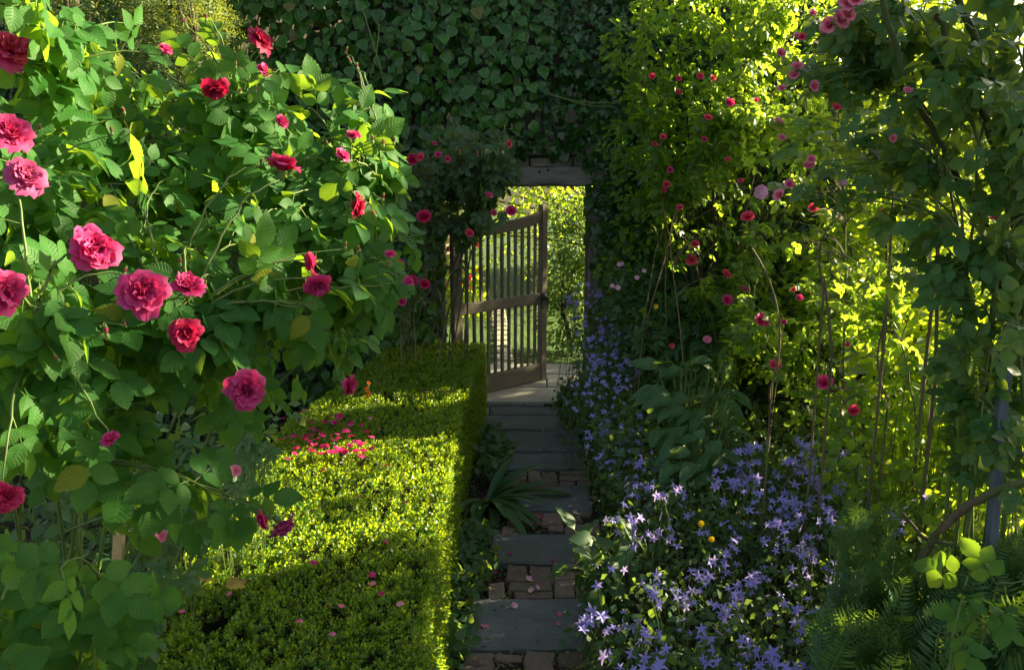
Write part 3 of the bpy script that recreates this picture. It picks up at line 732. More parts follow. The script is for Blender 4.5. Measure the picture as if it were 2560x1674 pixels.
H0 = np.array([-.475, 6.56, 0]); GA = math.radians(42); gd = np.array([math.cos(GA), math.sin(GA), 0]); gn = np.array([-gd[1], gd[0], 0]); GL = 1.03
gate = thing('wooden_gate', 'weathered oak slatted garden gate standing half open in the ivy doorway', 'gate', tuple(H0))
def gp(s, z, o=0): return H0 + gd * s + gn * o + np.array([0, 0, z])
def gbeam(name, s0, z0, s1, z1, th, h, mat=M_OAK, n=8):
    a, b = gp(s0, z0), gp(s1, z1); d = nz(b - a); ax = gn
    return beam(name, a, b, h, th, mat, gate, n, .0012, ax)
gbeam('hinge_stile', .045, .07, .045, 1.50, .05, .09)
gbeam('latch_stile', GL - .034, .068, GL - .034, 1.60, .056, .068)
gbeam('bottom_rail', .092, .14, GL - .07, .14, .045, .15)
gbeam('middle_rail', .092, .80, GL - .07, .80, .045, .09)
def topz(s): t = (s - .09) / (GL - .16); return 1.42 + .078 * max(0, t) ** 3
V = []; F = []; nn = 16
for i in range(nn + 1):                                           # top rail swept up towards the latch side
    s = .092 + (GL - .07 - .092) * i / nn; zc = topz(s)
    for (o, h) in ((-.0225, -.045), (.0225, -.045), (.0225, .045), (-.0225, .045)): V.append(gp(s, zc + h, o))
F = [[i * 4 + k, i * 4 + (k + 1) % 4, (i + 1) * 4 + (k + 1) % 4, (i + 1) * 4 + k] for i in range(nn) for k in range(4)] + [[3, 2, 1, 0], [nn * 4 + k for k in range(4)]]
mobj('top_rail', V, F, M_OAK, gate, None, False)
for k in range(11):
    s = .15 + k * (GL - .15 - .125) / 10
    gbeam('slat', s, .216, s, .754, .022, .024, n=3); gbeam('slat', s, .846, s, topz(s) - .046, .022, .024, n=3)
ring = [gp(GL - .045, .80 - .035 + .048 * math.cos(a), -.042) + gd * .042 * math.sin(a) for a in np.linspace(0, 2 * math.pi, 17)]
V, Q, U = tube(ring, .009, 6); mobj('ring_handle', V, Q, M_IRON, gate, U)
V, Q, U = tube([gp(GL - .045, .81, -.029), gp(GL - .045, .81, -.034), gp(GL - .045, .81, -.046)], [.034, .034, .016], 12); mobj('latch_plate', V, Q, M_IRON, gate, U)
for zh in (.3, 1.28):
    V, Q, U = tube([gp(0.0, zh - .05), gp(0, zh + .05)], .012, 8); mobj('hinge', V, Q, M_IRON, gate, U)

# ------------------------------------------------------------------ ivy over the wall
ivy = thing('ivy', 'glossy dark green ivy covering the garden wall above and beside the doorway', 'ivy', (0, YF, 0))
hole = [(1112, 462), (1285, 462), (1288, 400), (1310, 380), (1440, 388), (1472, 430), (1476, 1010), (1150, 1010), (1112, 800)]
n = 17000; ix = rng.uniform(-4.4, 2.6, n); iz = rng.uniform(.04, 3.55, n); iy = YF - .04 - rng.uniform(0, 1, n) ** 1.3 * .20 - .1 * noise2(ix * 2.5, iz * 2.5, 7)
p = np.c_[ix, iy, iz]; x, y, w = proj(p)
dens = noise2(ix * 6, iz * 6, 8); keep = ~inpoly(x, y + 8, hole) & (dens > .08) & ~((ix > JL - .08) & (ix < JR + .03) & (iz < LZ + .03))
p = p[keep]; ix, iz = p[:, 0], p[:, 2]; n = len(p)
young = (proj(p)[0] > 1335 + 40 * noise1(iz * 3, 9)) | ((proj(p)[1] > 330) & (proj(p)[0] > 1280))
f = np.c_[rng.normal(0, .6, n), rng.normal(-.5, .35, n), np.full(n, -1.)]; nn = np.c_[rng.normal(0, .55, n), np.full(n, -1.), rng.normal(.6, .5, n)]
R = frames(f, nn)
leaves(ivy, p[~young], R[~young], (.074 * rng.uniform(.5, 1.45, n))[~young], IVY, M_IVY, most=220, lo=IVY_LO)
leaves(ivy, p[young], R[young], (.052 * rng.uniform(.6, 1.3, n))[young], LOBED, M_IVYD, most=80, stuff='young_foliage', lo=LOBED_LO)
n2 = 4200; q = np.c_[rng.uniform(.68, 2.55, n2), YF - .03 - rng.uniform(0, .16, n2), rng.uniform(.3, 3.5, n2)]
R = frames(np.c_[rng.normal(0, .45, n2), rng.normal(-.4, .25, n2), np.full(n2, -1.)], np.c_[rng.normal(0, .4, n2), np.full(n2, -1.), rng.normal(.5, .35, n2)])
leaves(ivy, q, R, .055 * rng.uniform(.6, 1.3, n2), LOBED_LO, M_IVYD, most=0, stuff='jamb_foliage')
n3 = 5200; q = np.c_[rng.uniform(-4.4, 2.6, n3), YF - rng.uniform(.0, .07, n3), rng.uniform(.03, 3.6, n3)]; x, y, w = proj(q); q = q[~inpoly(x, y + 12, hole)]; n3 = len(q)
leaves(ivy, q, frames(np.c_[rng.normal(0, .6, n3), rng.normal(-.3, .2, n3), np.full(n3, -1.)], np.c_[rng.normal(0, .4, n3), np.full(n3, -1.), rng.normal(.4, .35, n3)]), .10 * rng.uniform(.7, 1.3, n3), IVY_LO, M_IVYD, most=0, stuff='inner_foliage')  # darker leaf colour paints the shade deep inside the ivy
g = Geo()
for k in range(46):
    x0 = rng.uniform(-3, 1.3); pts = [(x0 + .12 * math.sin(t * 1.7 + k), YF - .02, .1 + t * .5 + (2.0 if JL - .3 < x0 < JR + .2 else 0)) for t in np.linspace(0, 6.6 if not (JL - .3 < x0 < JR + .2) else 2.8, 12)]
    V, Q, U = tube(pts, np.linspace(.014, .005, 12), 5); g.add(V, Q, U)
g.obj('ivy_stems', M_BARK, ivy, 'stuff')
for (x0, y0, x1, y1) in ((905, 20, 955, 185), (948, 60, 925, 190), (1390, 240, 1530, 265), (1370, 235, 1540, 255)):
    a, b = P(x0, y0, Y=6.2), P(x1, y1, Y=6.12); V, Q, U = tube(bez(a, (a + b) / 2 + [.03, -.05, -.06], b, 10), .004, 5); mobj('trailing_shoot', V, Q, M_STEM, ivy, U)

# ================================================================== BEYOND THE GATE AND BACKGROUND TREES
def blob(px, py, Y, r): return (*P(px, py, Y=Y), r)
crown('garden_shrub', 'dense green shrub just beyond the doorway on the right of the gate', 'shrub', (.62, 8.6, 0), [(.62 + dx, 8.6 + dy, z, r) for dx, dy, z, r in ((0, 0, .3, .38), (-.1, .1, .75, .4), (.15, .2, 1.1, .4), (-.05, .3, 1.4, .3), (.35, .2, .6, .5), (.4, .4, 1.3, .4))], .05, 7000, LEAF_LO, M_GREEN, .5, .03)
crown('spreading_tree', 'sunlit yellow green tree filling the top of the doorway', 'tree', (1.7, 11.9, 0), [(x, 11.6 + rng.uniform(-.6, .6), z, .75) for x in (-1.6, -.8, 0, .8, 1.6) for z in (.9, 1.6, 2.3, 3.0)] + [(x, 10.5 + rng.uniform(-.2, .2), z, .42) for x in (-.5, 0, .4, .8, 1.2) for z in (1.35, 1.75, 2.2)], .07, 8000, LEAF_LO, M_BRIGHT, 1.0, .05, upn=.3, sun=1.)
hb = thing('pale_wall', 'pale pink sunlit wall glimpsed between the gate slats', 'wall', (-1.3, 11.2, 0))
g = Geo(); g.box((-1.75, 11.1, 0), (-.72, 11.35, 1.1)); g.obj('masonry', M_HOUSE, hb, None, False); g = Geo(); g.box((-1.8, 11.05, 1.1), (-.67, 11.4, 1.16)); g.obj('coping', M_LAND, hb, None, False)
rb = thing('border_plants', 'sunlit flowering border plants in front of the pale pink wall', 'border plants', (-1., 10.6, 0), None, 'stuff')
n = 1700; p = np.c_[rng.uniform(-1.9, -.35, n), rng.uniform(10.2, 10.9, n), np.abs(rng.normal(0, .36, n))]
V, Q, U = scatter(OVATE, rng.integers(0, 3, n), frames(rng.normal(0, 1, (n, 3)) + [0, 0, .4], rng.normal(0, .6, (n, 3)) + [0, -.4, .8]), rng.uniform(.05, .09, n), p); mobj('foliage', V, Q, M_BRIGHT, rb, U, True, 'stuff')
n = 55; p = np.c_[rng.uniform(-1.9, -.4, n), rng.uniform(10.15, 10.8, n), rng.uniform(.2, .95, n)]
V, Q, U = scatter(SMALL, rng.integers(0, 3, n), frames(rng.normal(0, 1, (n, 3)), rng.normal(0, .5, (n, 3)) + [0, -1, .5]), rng.uniform(.03, .05, n), p); mobj('blooms', V, Q, M_RED, rb, U, True, 'stuff')
names = [('tall dark green tree beyond the wall behind the left end of the ivy', -4.6), ('broad green tree beyond the wall left of the doorway', -2.4), ('leafy tree beyond the wall behind the climbing roses', 2.6), ('round sunlit tree beyond the garden on the right', 4.7), ('tall sunlit tree farthest along the right of the garden', 7.0), ('sunlit tree at the right edge behind the thorny climber', 9.2)]
for lab, x in names:
    Y0 = (13.8 if x < 0 else 13.6 + .42 * x) + rng.uniform(-.3, .4)
    crown('background_tree', lab, 'tree', (x, Y0, 0), [(x + rng.uniform(-1.1, 1.1), Y0 + rng.uniform(-.7, .7), z, rng.uniform(.8, 1.15)) for z in (.6, 1.2, 1.9, 2.6, 3.3, 4.0, 4.8, 5.6) for _ in (0, 1)], .14, 7000, LEAF_LO, M_GREEN if x < 3 else M_BRIGHT, 1.4, .12, group='trees beyond the garden wall')
crown('yew_column', 'clipped golden green yew column catching the sun at the top of the ivy wall', 'yew', (-2.05, 5.55, 0), [(-2.05 + rng.uniform(-.12, .12), 5.55 + rng.uniform(-.15, .15), z, .33) for z in np.arange(.5, 3.9, .2)], .12, 5500, YEW, M_YEW, 2.6, .05)
crown('yew_column', 'dark green yew column standing just left of the golden one', 'yew', (-2.75, 5.7, 0), [(-2.75 + rng.uniform(-.12, .12), 5.7 + rng.uniform(-.15, .15), z, .36) for z in np.arange(.5, 3.9, .22)], .12, 3000, YEW, M_YEW, 2.6, .05)

# tall unseen trees added past the right edge of the view: they keep the near bed, the low rose leaves and the gate in shade
for lab, cl in (('big leafy tree added out of view past the right edge to shade the near bed', [(6 + rng.uniform(-.5, .5), y, z, .72) for y in (1.0, 1.6, 2.3, 2.9, 3.6, 4.3, 4.9, 5.45) for z in (.8, 1.7, 2.6, 3.4, 4.0, 4.6) if z > 3 or y < 4.5]),
                ('round leafy tree added out of view past the right edge to shade the shrub rose', [(6.2 + rng.uniform(-.3, .3), y, z, .62) for y in (6.5, 7.1, 7.7, 8.3) for z in (2.2, 2.9, 3.5)]),
                ('thin leafy tree added out of view past the right edge to break the light into bands', [(6.1 + rng.uniform(-.2, .2), y, z, .5) for y in (5.9, 6.4, 6.9, 7.4) for z in (2.9, 3.3, 3.7)]),
                ('slim leafy tree added out of view past the right edge to shade the gate', [(6.4 + rng.uniform(-.3, .3), y, z, .6) for y in (9.0, 9.5, 10.0) for z in (1.2, 2., 2.8, 3.6, 4.3)])):
    c0 = np.mean([c[:2] for c in cl], 0)
    crown('added_shade_tree', lab, 'tree', (c0[0], c0[1], 0), cl, .17, 13000 if 'big' in lab else 1500 if 'round' in lab else 4500, LEAF_LO, M_GREEN, 1.2, .12, cull=gap_keep, group='shade trees added past the right edge')

# sunlit shrubs behind the right-hand roses
for lab, x, Y0, zt, sd in (('sunlit hazel shrub behind the tangle of thorny rose stems', 2.7, 5.6, 2.3, 0), ('tall sunlit shrub behind the climbing rose at the right', 3.9, 6.8, 2.9, 1), ('sunlit leafy bush low behind the climbing rose trunk', 2.9, 4.2, 1.25, 2)):
    crown('sunlit_shrub', lab, 'shrub', (x, Y0, 0), [(x + rng.uniform(-.8, .8), Y0 + rng.uniform(-.5, .6), z, rng.uniform(.38, .6)) for z in np.arange(.35, zt, .26) for _ in (0, 1)], .062, 5200, LEAF_LO, M_BRIGHT, .6, .035, cull=gap_keep, group='sunlit shrubs behind the roses', upn=.2, sun=1.1)

n = 9000; bx = np.r_[rng.uniform(-4.2, -1.25, n // 2), rng.uniform(1.3, 4.6, n - n // 2)]; by = rng.uniform(.6, 6.3, n)
p = np.c_[bx, by, .02 + np.abs(rng.normal(0, .07, n)) + .16 * noise2(bx * 2.2, by * 2.2, 31) * rng.uniform(0, 1, n)]
V, Q, U = scatter(LEAF_LO, rng.integers(0, 3, n), frames(rng.normal(0, 1, (n, 3)) + [0, 0, .2], rng.normal(0, .5, (n, 3)) + [0, 0, .9]), rng.uniform(.05, .10, n), p)
tag(mobj('bed_plants', V, Q, M_GREEN, None, U, True), 'low leafy plants covering the soil of the beds on both sides', 'ground cover', None, 'stuff')

crown('wall_shrub', 'leafy green shrub filling the space between the red shrub rose and the ivy wall', 'shrub', (1.5, 5.95, 0), [(x + rng.uniform(-.12, .12), 5.95 + rng.uniform(-.15, .2), z, .3) for x in (.95, 1.35, 1.8, 2.25) for z in np.arange(.6, 3.3, .3)], .055, 9000, LEAF_LO, M_WALLSHRUB, .6, .03, cull=lambda p: gap_keep(p) | (rng.uniform(0, 1, len(p)) < .08), upn=.3, sun=.7)

# ================================================================== BOX HEDGE
HZ = .60
re_ = np.array([P(x, y, z=HZ)[:2] for x, y in ((1214, 838), (1206, 880), (1180, 940), (1152, 1010), (1122, 1200), (1088, 1430), (1052, 1674), (1020, 1900))])
le_ = np.array([P(x, y, z=HZ)[:2] for x, y in ((1000, 800), (955, 870), (850, 950), (720, 1040), (640, 1150), (500, 1330), (385, 1470), (330, 1580), (250, 1800))])
re_ = re_[np.argsort(re_[:, 1])]; le_ = le_[np.argsort(le_[:, 1])]
HY0, HY1 = 1.45, 6.42
xr = lambda Y: np.interp(Y, re_[:, 1], re_[:, 0]); xl = lambda Y: np.interp(Y, le_[:, 1], le_[:, 0])
holes = [(P(545, 1580, z=.52), .05, .085), (P(375, 1600, z=.52), .07, .08)]
def hedge_drop(x, y):
    d = 0
    for c, a, b in holes: d = np.maximum(d, np.exp(-(((x - c[0]) / a) ** 2 + ((y - c[1]) / b) ** 2) ** 2))
    return d
hedge = thing('box_hedge', 'low clipped box hedge with a flat sunlit top running along the path', 'hedge', (-.7, 4.2, 0))
rows = np.linspace(HY0 + .05, HY1 - .05, 50); V = []
for Y in rows:
    a, b = xl(Y) + .05, xr(Y) - .05; V.append((a, Y, 0)); 
    for t in np.linspace(0, 1, 22):
        x = a + (b - a) * t; V.append((x, Y, HZ - .07 - .4 * hedge_drop(x, Y)))
    V.append((b + .02, Y, 0))
m = 24; Q = [[i * m + k, i * m + k + 1, (i + 1) * m + k + 1, (i + 1) * m + k] for i in range(len(rows) - 1) for k in range(m - 1)] + [list(range(m))[::-1], [(len(rows) - 1) * m + k for k in range(m)]]
mobj('branches', V, Q, M_TWIG, hedge, None, True)
NT, NS = 15500, 7200
Y = HY0 + (HY1 - HY0) * rng.uniform(0, 1, NT) ** 1.15; t = rng.uniform(0, 1, NT); x = xl(Y) + (xr(Y) - xl(Y)) * t
hz = HZ - .035 + .03 * (noise2(x * 5, Y * 5, 11) - .5) + .022 * (noise2(x * 14, Y * 14, 12) - .5) - rng.uniform(0, 1, NT) ** 2 * .03
dr = hedge_drop(x, Y); top = np.c_[x, Y, hz - .1 * dr]; ok = dr < .45
nt_ = nz(np.c_[rng.normal(0, .6, NT) + .35 * (t > .96), rng.normal(0, .6, NT), np.ones(NT)])
Ys = HY0 + (HY1 - HY0) * rng.uniform(0, 1, NS) ** 1.1; zs = HZ * rng.uniform(.02, 1, NS); bulge = .03 * (noise2(Ys * 5, zs * 6, 13) - .5)
sd = np.c_[xr(Ys) - .02 + bulge + .02 * (1 - zs / HZ) - rng.uniform(0, 1, NS) ** 2 * .03, Ys, zs - .02]; ns_ = nz(np.c_[np.ones(NS), rng.normal(0, .5, NS), rng.normal(.35, .45, NS)])
NL = 1500; Yl = rng.uniform(HY0, HY1, NL); lf = np.c_[xl(Yl) + .02 + rng.uniform(0, .03, NL), Yl, HZ * rng.uniform(.1, .98, NL)]; nl_ = nz(np.c_[-np.ones(NL), rng.normal(0, .5, NL), rng.normal(.3, .4, NL)])
pp = np.concatenate([top[ok], sd, lf]); na = np.concatenate([nt_[ok], ns_, nl_])
na = nz(na + .35 * SD); up = frames(np.cross(na, rng.normal(0, 1, na.shape)), na); n = len(pp)
V, Q, U = scatter(SPRIG, rng.integers(0, len(SPRIG), n), up, .032 * rng.uniform(.65, 1.15, n), pp)
mobj('foliage', V, Q, M_BOX, hedge, U, True, 'stuff')

# ================================================================== LEFT: NEAR ROSE BUSH
def dL1(px, py): return 1.32 + .5 * np.clip(px / 1000, 0, 1.2) + .62 * np.clip((750 - py) / 750, 0, 1) ** 1.2
polyL = [(-60, 195), (90, 200), (250, 225), (420, 225), (560, 225), (700, 260), (860, 330), (980, 400), (1040, 560), (1010, 640), (930, 760), (930, 850), (840, 920), (720, 980), (600, 1020), (480, 1040), (420, 1030), (310, 1090), (200, 1190), (-60, 1240)]
q = np.r_[rand_in_poly(polyL, 104), rand_in_poly(polyL[:9] + [(900, 560), (0, 640)], 30), rand_in_poly([(60, 110), (640, 90), (680, 190), (60, 190)], 9)]; q = q[(q[:, 1] < 800) | (rng.uniform(0, 1, len(q)) < .62)]; dd = dL1(q[:, 0], q[:, 1]) + rng.uniform(0, 1, len(q)) ** 1.3 * .6
tips = [P(a, b, d=c) for (a, b), c in zip(q, dd)]
tips += [P(a, b, d=c) for a, b, c in ((90, 20, 1.62), (110, -10, 1.7), (190, 60, 1.75), (700, 170, 2.0), (770, 270, 2.05), (925, 270, 2.1), (1050, 590, 2.2), (640, 1270, 1.75), (560, 1230, 1.6))]
def E(px, py, diam, face, kind, dz=0., ext=None):
    d = float(dL1(px, py)) - .10 + dz; p = P(px, py, d=d); c = nz(CAM - p)
    f = nz(c * face[0] + np.array([0, 0, 1.]) * face[1] + np.array([1., 0, 0]) * face[2])
    r = diam * .46 * d / FPX
    return (p, f, r, kind) if ext is None else (p, f, r, kind, ext)
BF = (BLOOM[2], M_FADE); B0, B1, B2, B3 = [(b, M_PINK) for b in BLOOM]; C2 = (BLOOM[2], M_CRIM); C0 = (BLOOM[3], M_CRIM)
ends = [E(20, 140, 122, (.6, .6, .3), B0), E(18, 338, 112, (.5, .5, .4), B2), E(55, 445, 106, (.3, .2, .3), BF), E(232, 628, 122, (.7, .3, .2), B3), E(640, 108, 80, (.2, .6, .8), C2), E(655, 180, 42, (.3, .5, .6), B1), E(535, 215, 72, (.4, -.5, .2), C2),
        E(706, 427, 92, (-.15, .9, .2), B1), E(880, 512, 72, (-.1, -.2, .9), C0), E(884, 346, 44, (.2, .9, .1), B1), E(852, 394, 48, (.2, .6, .5), B1), E(788, 655, 62, (.2, -.1, -.6), B2), E(792, 705, 72, (.6, -.5, .2), B2),
        E(357, 738, 138, (.9, .3, .12), B0), E(470, 725, 90, (.35, .75, .15), B1), E(462, 835, 86, (.95, .1, .2), C0), E(613, 972, 112, (.95, -.1, .05), B0), E(2, 728, 118, (.5, .1, .7), B3), E(10, 1243, 82, (.8, .1, .3), C0), E(278, 1103, 52, (.5, .7, -.3), B1), E(700, 1305, 82, (.1, -.7, .5), BF), E(668, 1295, 60, (.3, -.3, -.6), B1),
        E(865, 962, 58, (.2, -.2, .8), B2, .2), E(975, 640, 34, (.3, .8, 0), B1), E(1020, 705, 30, (.5, .6, .2), B1), E(700, 305, 40, (.5, .2, .6), B1), E(410, 130, 44, (.2, .8, .6), B1)]
for a, b, c in ((58, 81, 30), (207, 90, 26), (227, 76, 26), (225, 117, 20), (344, 58, 26), (463, 58, 40), (515, 47, 30), (279, 330, 36), (97, 324, 34), (310, 279, 28), (652, 409, 32), (681, 108, 34), (660, 120, 22), (866, 128, 24), (875, 153, 26), (893, 168, 24), (931, 351, 32), (958, 360, 34), (985, 355, 30), (958, 495, 28), (936, 535, 30), (450, 657, 34), (266, 833, 56), (313, 811, 32), (144, 897, 36), (744, 762, 24), (974, 661, 28), (864, 616, 28), (895, 625, 28), (312, 680, 34), (780, 760, 24), (600, 230, 24), (640, 225, 26), (820, 360, 20), (998, 690, 26), (590, 165, 22)):
    ends.append(E(a, b, c, (.25 * rng.normal() + .15, 1., .3 * rng.normal()), 'bud'))
rose_shrub('rose_bush', 'large rose bush with magenta pink double blooms leaning over the hedge', (-1.45, 2.2, 0), .14, tips, .057, M_ROSE, ROSE_HI, PIN5, 7, .42, None, None, 300, .62, .55, .006, M_STEM, ends, sunw=.5)

# low rose growth at the bottom left corner, nearer
q = rand_in_poly([(-40, 1380), (110, 1340), (250, 1400), (330, 1450), (300, 1560), (230, 1720), (-40, 1720)], 19)
tips = [P(a, b, d=1.25 + rng.uniform(0, .45)) for a, b in q]
rose_shrub('rose_bush', 'low leafy rose canes without blooms at the foot of the magenta rose bush', (-.95, 1.5, 0), .12, tips, .062, M_ROSE, ROSE_HI, PIN5, 5, .3, None, None, 200, .7, .5, .006, M_STEM, [], .35)
g = None
# dark small-leaved rose against the wall left of the doorway
polyF = [(985, 330), (1100, 300), (1270, 330), (1300, 400), (1270, 470), (1210, 540), (1150, 600), (1090, 640), (1010, 720), (960, 720), (930, 600), (940, 400)]
q = rand_in_poly(polyF, 95); tips = [P(a, b, Y=5.2 + .8 * rng.uniform(0, 1)) for a, b in q] + [P(a, b, Y=5.9 + .35 * rng.uniform()) for a, b in rand_in_poly([(1120, 410), (1280, 400), (1275, 490), (1205, 560), (1120, 570)], 20)]
def EY(px, py, diam, Y, kind, face=(.7, .5, .2), ext=None):
    p = P(px, py, Y=Y); c = nz(CAM - p); f = nz(c * face[0] + np.array([0, 0, 1.]) * face[1] + np.array([1., 0, 0]) * face[2] + rng.normal(0, .25, 3))
    r = diam / 2 * (proj(p)[2]) / FPX
    return (p, f, r, kind) if ext is None else (p, f, r, kind, ext)
S0, S1, S2 = [(s, M_PINK) for s in SMALL]; SC0 = (SMALL[0], M_CRIM); R0 = (SMALL[1], M_RED); R1 = (SMALL[2], M_RED)
ends = [EY(a, b, c, 5.15, k) for a, b, c, k in ((1060, 545, 42, SC0), (1030, 705, 36, SC0), (1060, 712, 32, SC0), (1222, 490, 22, S0), (1232, 533, 20, S1), (1278, 528, 30, S0), (1172, 585, 26, R0), (1030, 400, 32, SC0), (1052, 395, 26, R0), (1095, 388, 20, S1), (1118, 398, 18, S2), (1270, 360, 22, R1), (1085, 360, 14, S0), (1000, 660, 24, S1), (1005, 755, 26, S0), (985, 745, 20, R1))]
ends += [EY(a, b, 17, 5.2, 'bud', (.1, 1, 0)) for a, b in ((1142, 372), (1150, 382), (1195, 385), (1205, 380), (1120, 290), (1128, 300), (1262, 320), (1280, 318), (1220, 400), (1100, 350), (1000, 560))]
rose_shrub('climbing_rose', 'dark rose bush with small crimson blooms trained on the wall left of the doorway', (-.75, 5.9, 0), .18, tips, .055, M_DARKROSE, ROSE_LO, PIN7, 8, .5, None, None, 300, .45, .5, .008, M_CANE, ends)

# plants in the shade behind the hedge, and the wooden stake
stake = thing('garden_stake', 'pale wooden stake standing among cut-leaved plants under the rose bush', 'stake', tuple(P(297, 1370, d=2.55) * [1, 1, 0]))
st = P(306, 1190, d=2.55); sb = P(296, 1372, d=2.55); low = sb + (sb - st) * (sb[2] / max(st[2] - sb[2], .05)); low[2] = 0
beam('shaft', low, st, .030, .022, M_STAKE, stake, 6, .001, (0, 1, 0))
for k, (lab, poly, nn_) in enumerate((('cut-leaved geranium beside the wooden stake', [(330, 1230), (470, 1190), (540, 1330), (480, 1480), (340, 1420)], 40), ('cut-leaved geranium between the rose bush and the hedge edge', [(520, 1090), (680, 1060), (690, 1130), (560, 1290), (480, 1230)], 36), ('small cut-leaved geranium in deep shade at the foot of the low rose canes', [(220, 1500), (360, 1420), (400, 1660), (230, 1674)], 26))):
    q = rand_in_poly(poly, nn_); d = 2.35 + .75 * np.clip((1450 - q[:, 1]) / 400, 0, 1) + rng.uniform(-.1, .25, nn_); d = np.minimum(d, 2.0) if k == 2 else d
    tp = np.array([P(a, b, d=c) for (a, b), c in zip(q, d)]); base = tp.mean(0) * [1, 1, 0]
    gt = thing('geranium', lab, 'plant', tuple(base), 'cut-leaved plants under the rose bush')
    dirs = nz(np.c_[rng.normal(0, .6, nn_), rng.normal(-.3, .5, nn_), rng.normal(-.25, .2, nn_)]); nrm = np.c_[rng.normal(0, .35, nn_), rng.normal(-.35, .3, nn_), np.ones(nn_)]
    leaves(gt, tp, frames(dirs, nrm), .065 * rng.uniform(.7, 1.25, nn_), PALM, M_PALM)
    b0 = base + np.c_[rng.normal(0, .07, (nn_, 2)), np.zeros(nn_)]; gg = Geo()
    for a, b in zip(b0, tp): gg.add(*tube(bez(a, (a + b) / 2 + [0, 0, .08], b, 6), .0013, 4))
    gg.obj('leaf_stalks', M_STEM, gt, 'stuff')
    for j in range((2, 2, 1)[k]):
        t0 = tp[j] + [0, 0, .05]; flower('bloom', SINGLE[0], M_DOG if j else M_SHELL, t0, nz(CAM - t0) + [.2, 0, .5], .022, gt, None)

# ================================================================== RIGHT: SHRUB ROSES, CLIMBER, BRANCHES, POST
def YA(px, py): return 5.75 - .9 * np.clip((px - 1600) / 500, 0, 1)
polyA = [(1575, 20), (1640, -60), (1980, -60), (2010, 300), (1960, 560), (1900, 700), (1790, 760), (1700, 700), (1600, 560), (1575, 480), (1640, 400), (1560, 300), (1600, 200)]
q = np.r_[rand_in_poly(polyA, 125), rand_in_poly([(1880, -40), (2060, -40), (2060, 330), (1980, 420), (1900, 300)], 18), rand_in_poly([(1590, 380), (1900, 350), (1960, 560), (1900, 740), (1780, 790), (1690, 720)], 48), rand_in_poly([(1580, 340), (1700, 360), (1760, 640), (1640, 680), (1585, 500)], 30), rand_in_poly([(1700, 580), (1900, 540), (1970, 800), (1830, 900), (1720, 800)], 36)]; tips = [P(a, b, Y=YA(a, b) + rng.uniform(-.15, .75)) for a, b in q]
ends = [EY(a, b, c, float(YA(a, b)) - .2, k) for a, b, c, k in ((1630, 193, 20, R0), (1695, 198, 18, R1), (1749, 193, 22, R0), (1780, 198, 22, R1), (1695, 232, 18, R0), (1823, 259, 26, S1), (1890, 252, 16, R1), (1769, 297, 26, R0), (1657, 344, 20, R1), (1636, 360, 16, R0), (1666, 463, 22, R0), (1659, 477, 18, R1), (1852, 454, 18, R0), (1870, 546, 38, R1), (1729, 650, 32, R0), (1738, 612, 24, R1), (1814, 688, 30, R0), (1818, 751, 30, S1), (1859, 725, 24, S0), (1730, 654, 26, R1), (1675, 425, 18, S2), (1700, 520, 20, R0), (1820, 400, 18, R1), (1760, 350, 18, S0))]
rose_shrub('shrub_rose', 'tall shrub rose with small red blooms, its upright top shoots glowing in the sun', (1.15, 5.35, 0), .3, tips, .05, M_ROSE_M, ROSE_LO, PIN5, 11, .75, lambda p: gap_keep(p) | (rng.uniform(0, 1, len(p)) < .09), None, 300, .3, .7, .006, M_CANE, ends, .35, True, .3, mains=9, sunw=.6)

polyB = [(1780, 760), (1960, 600), (2100, 420), (2420, 420), (2480, 700), (2400, 980), (2200, 1080), (2000, 1080), (1880, 1010), (1800, 900)]
def YBf(px, py): return 4.6 - .9 * np.clip((px - 1780) / 600, 0, 1)
q = np.r_[rand_in_poly(polyB, 95), rand_in_poly([(1880, 240), (2080, 220), (2100, 540), (1890, 660)], 26)]; tips = [P(a, b, Y=float(YBf(a, b)) + rng.uniform(-.1, .9)) for a, b in q]
ends = [EY(a, b, c, float(YBf(a, b)) - .1, k) for a, b, c, k in ((1901, 804, 44, S1), (1936, 916, 36, R0), (2062, 959, 46, S0), (2033, 521, 26, R0), (2208, 531, 22, R1), (2491, 547, 32, S1), (2135, 1028, 34, R0), (1998, 745, 20, S1), (1960, 805, 16, S0), (1985, 725, 16, R0), (2119, 862, 14, R1))]
rose_shrub('shrub_rose', 'loose shrub rose with thorny backlit stems and a few pinkish red blooms', (1.75, 4.2, 0), .4, tips, .05, M_ROSE_M, ROSE_LO, PIN5, 9, .7, lambda p: gap_keep(p) | (rng.uniform(0, 1, len(p)) < .04), None, 300, .3, .7, .006, M_CANE, ends, .25, True, .3, mains=5, sunw=.7)

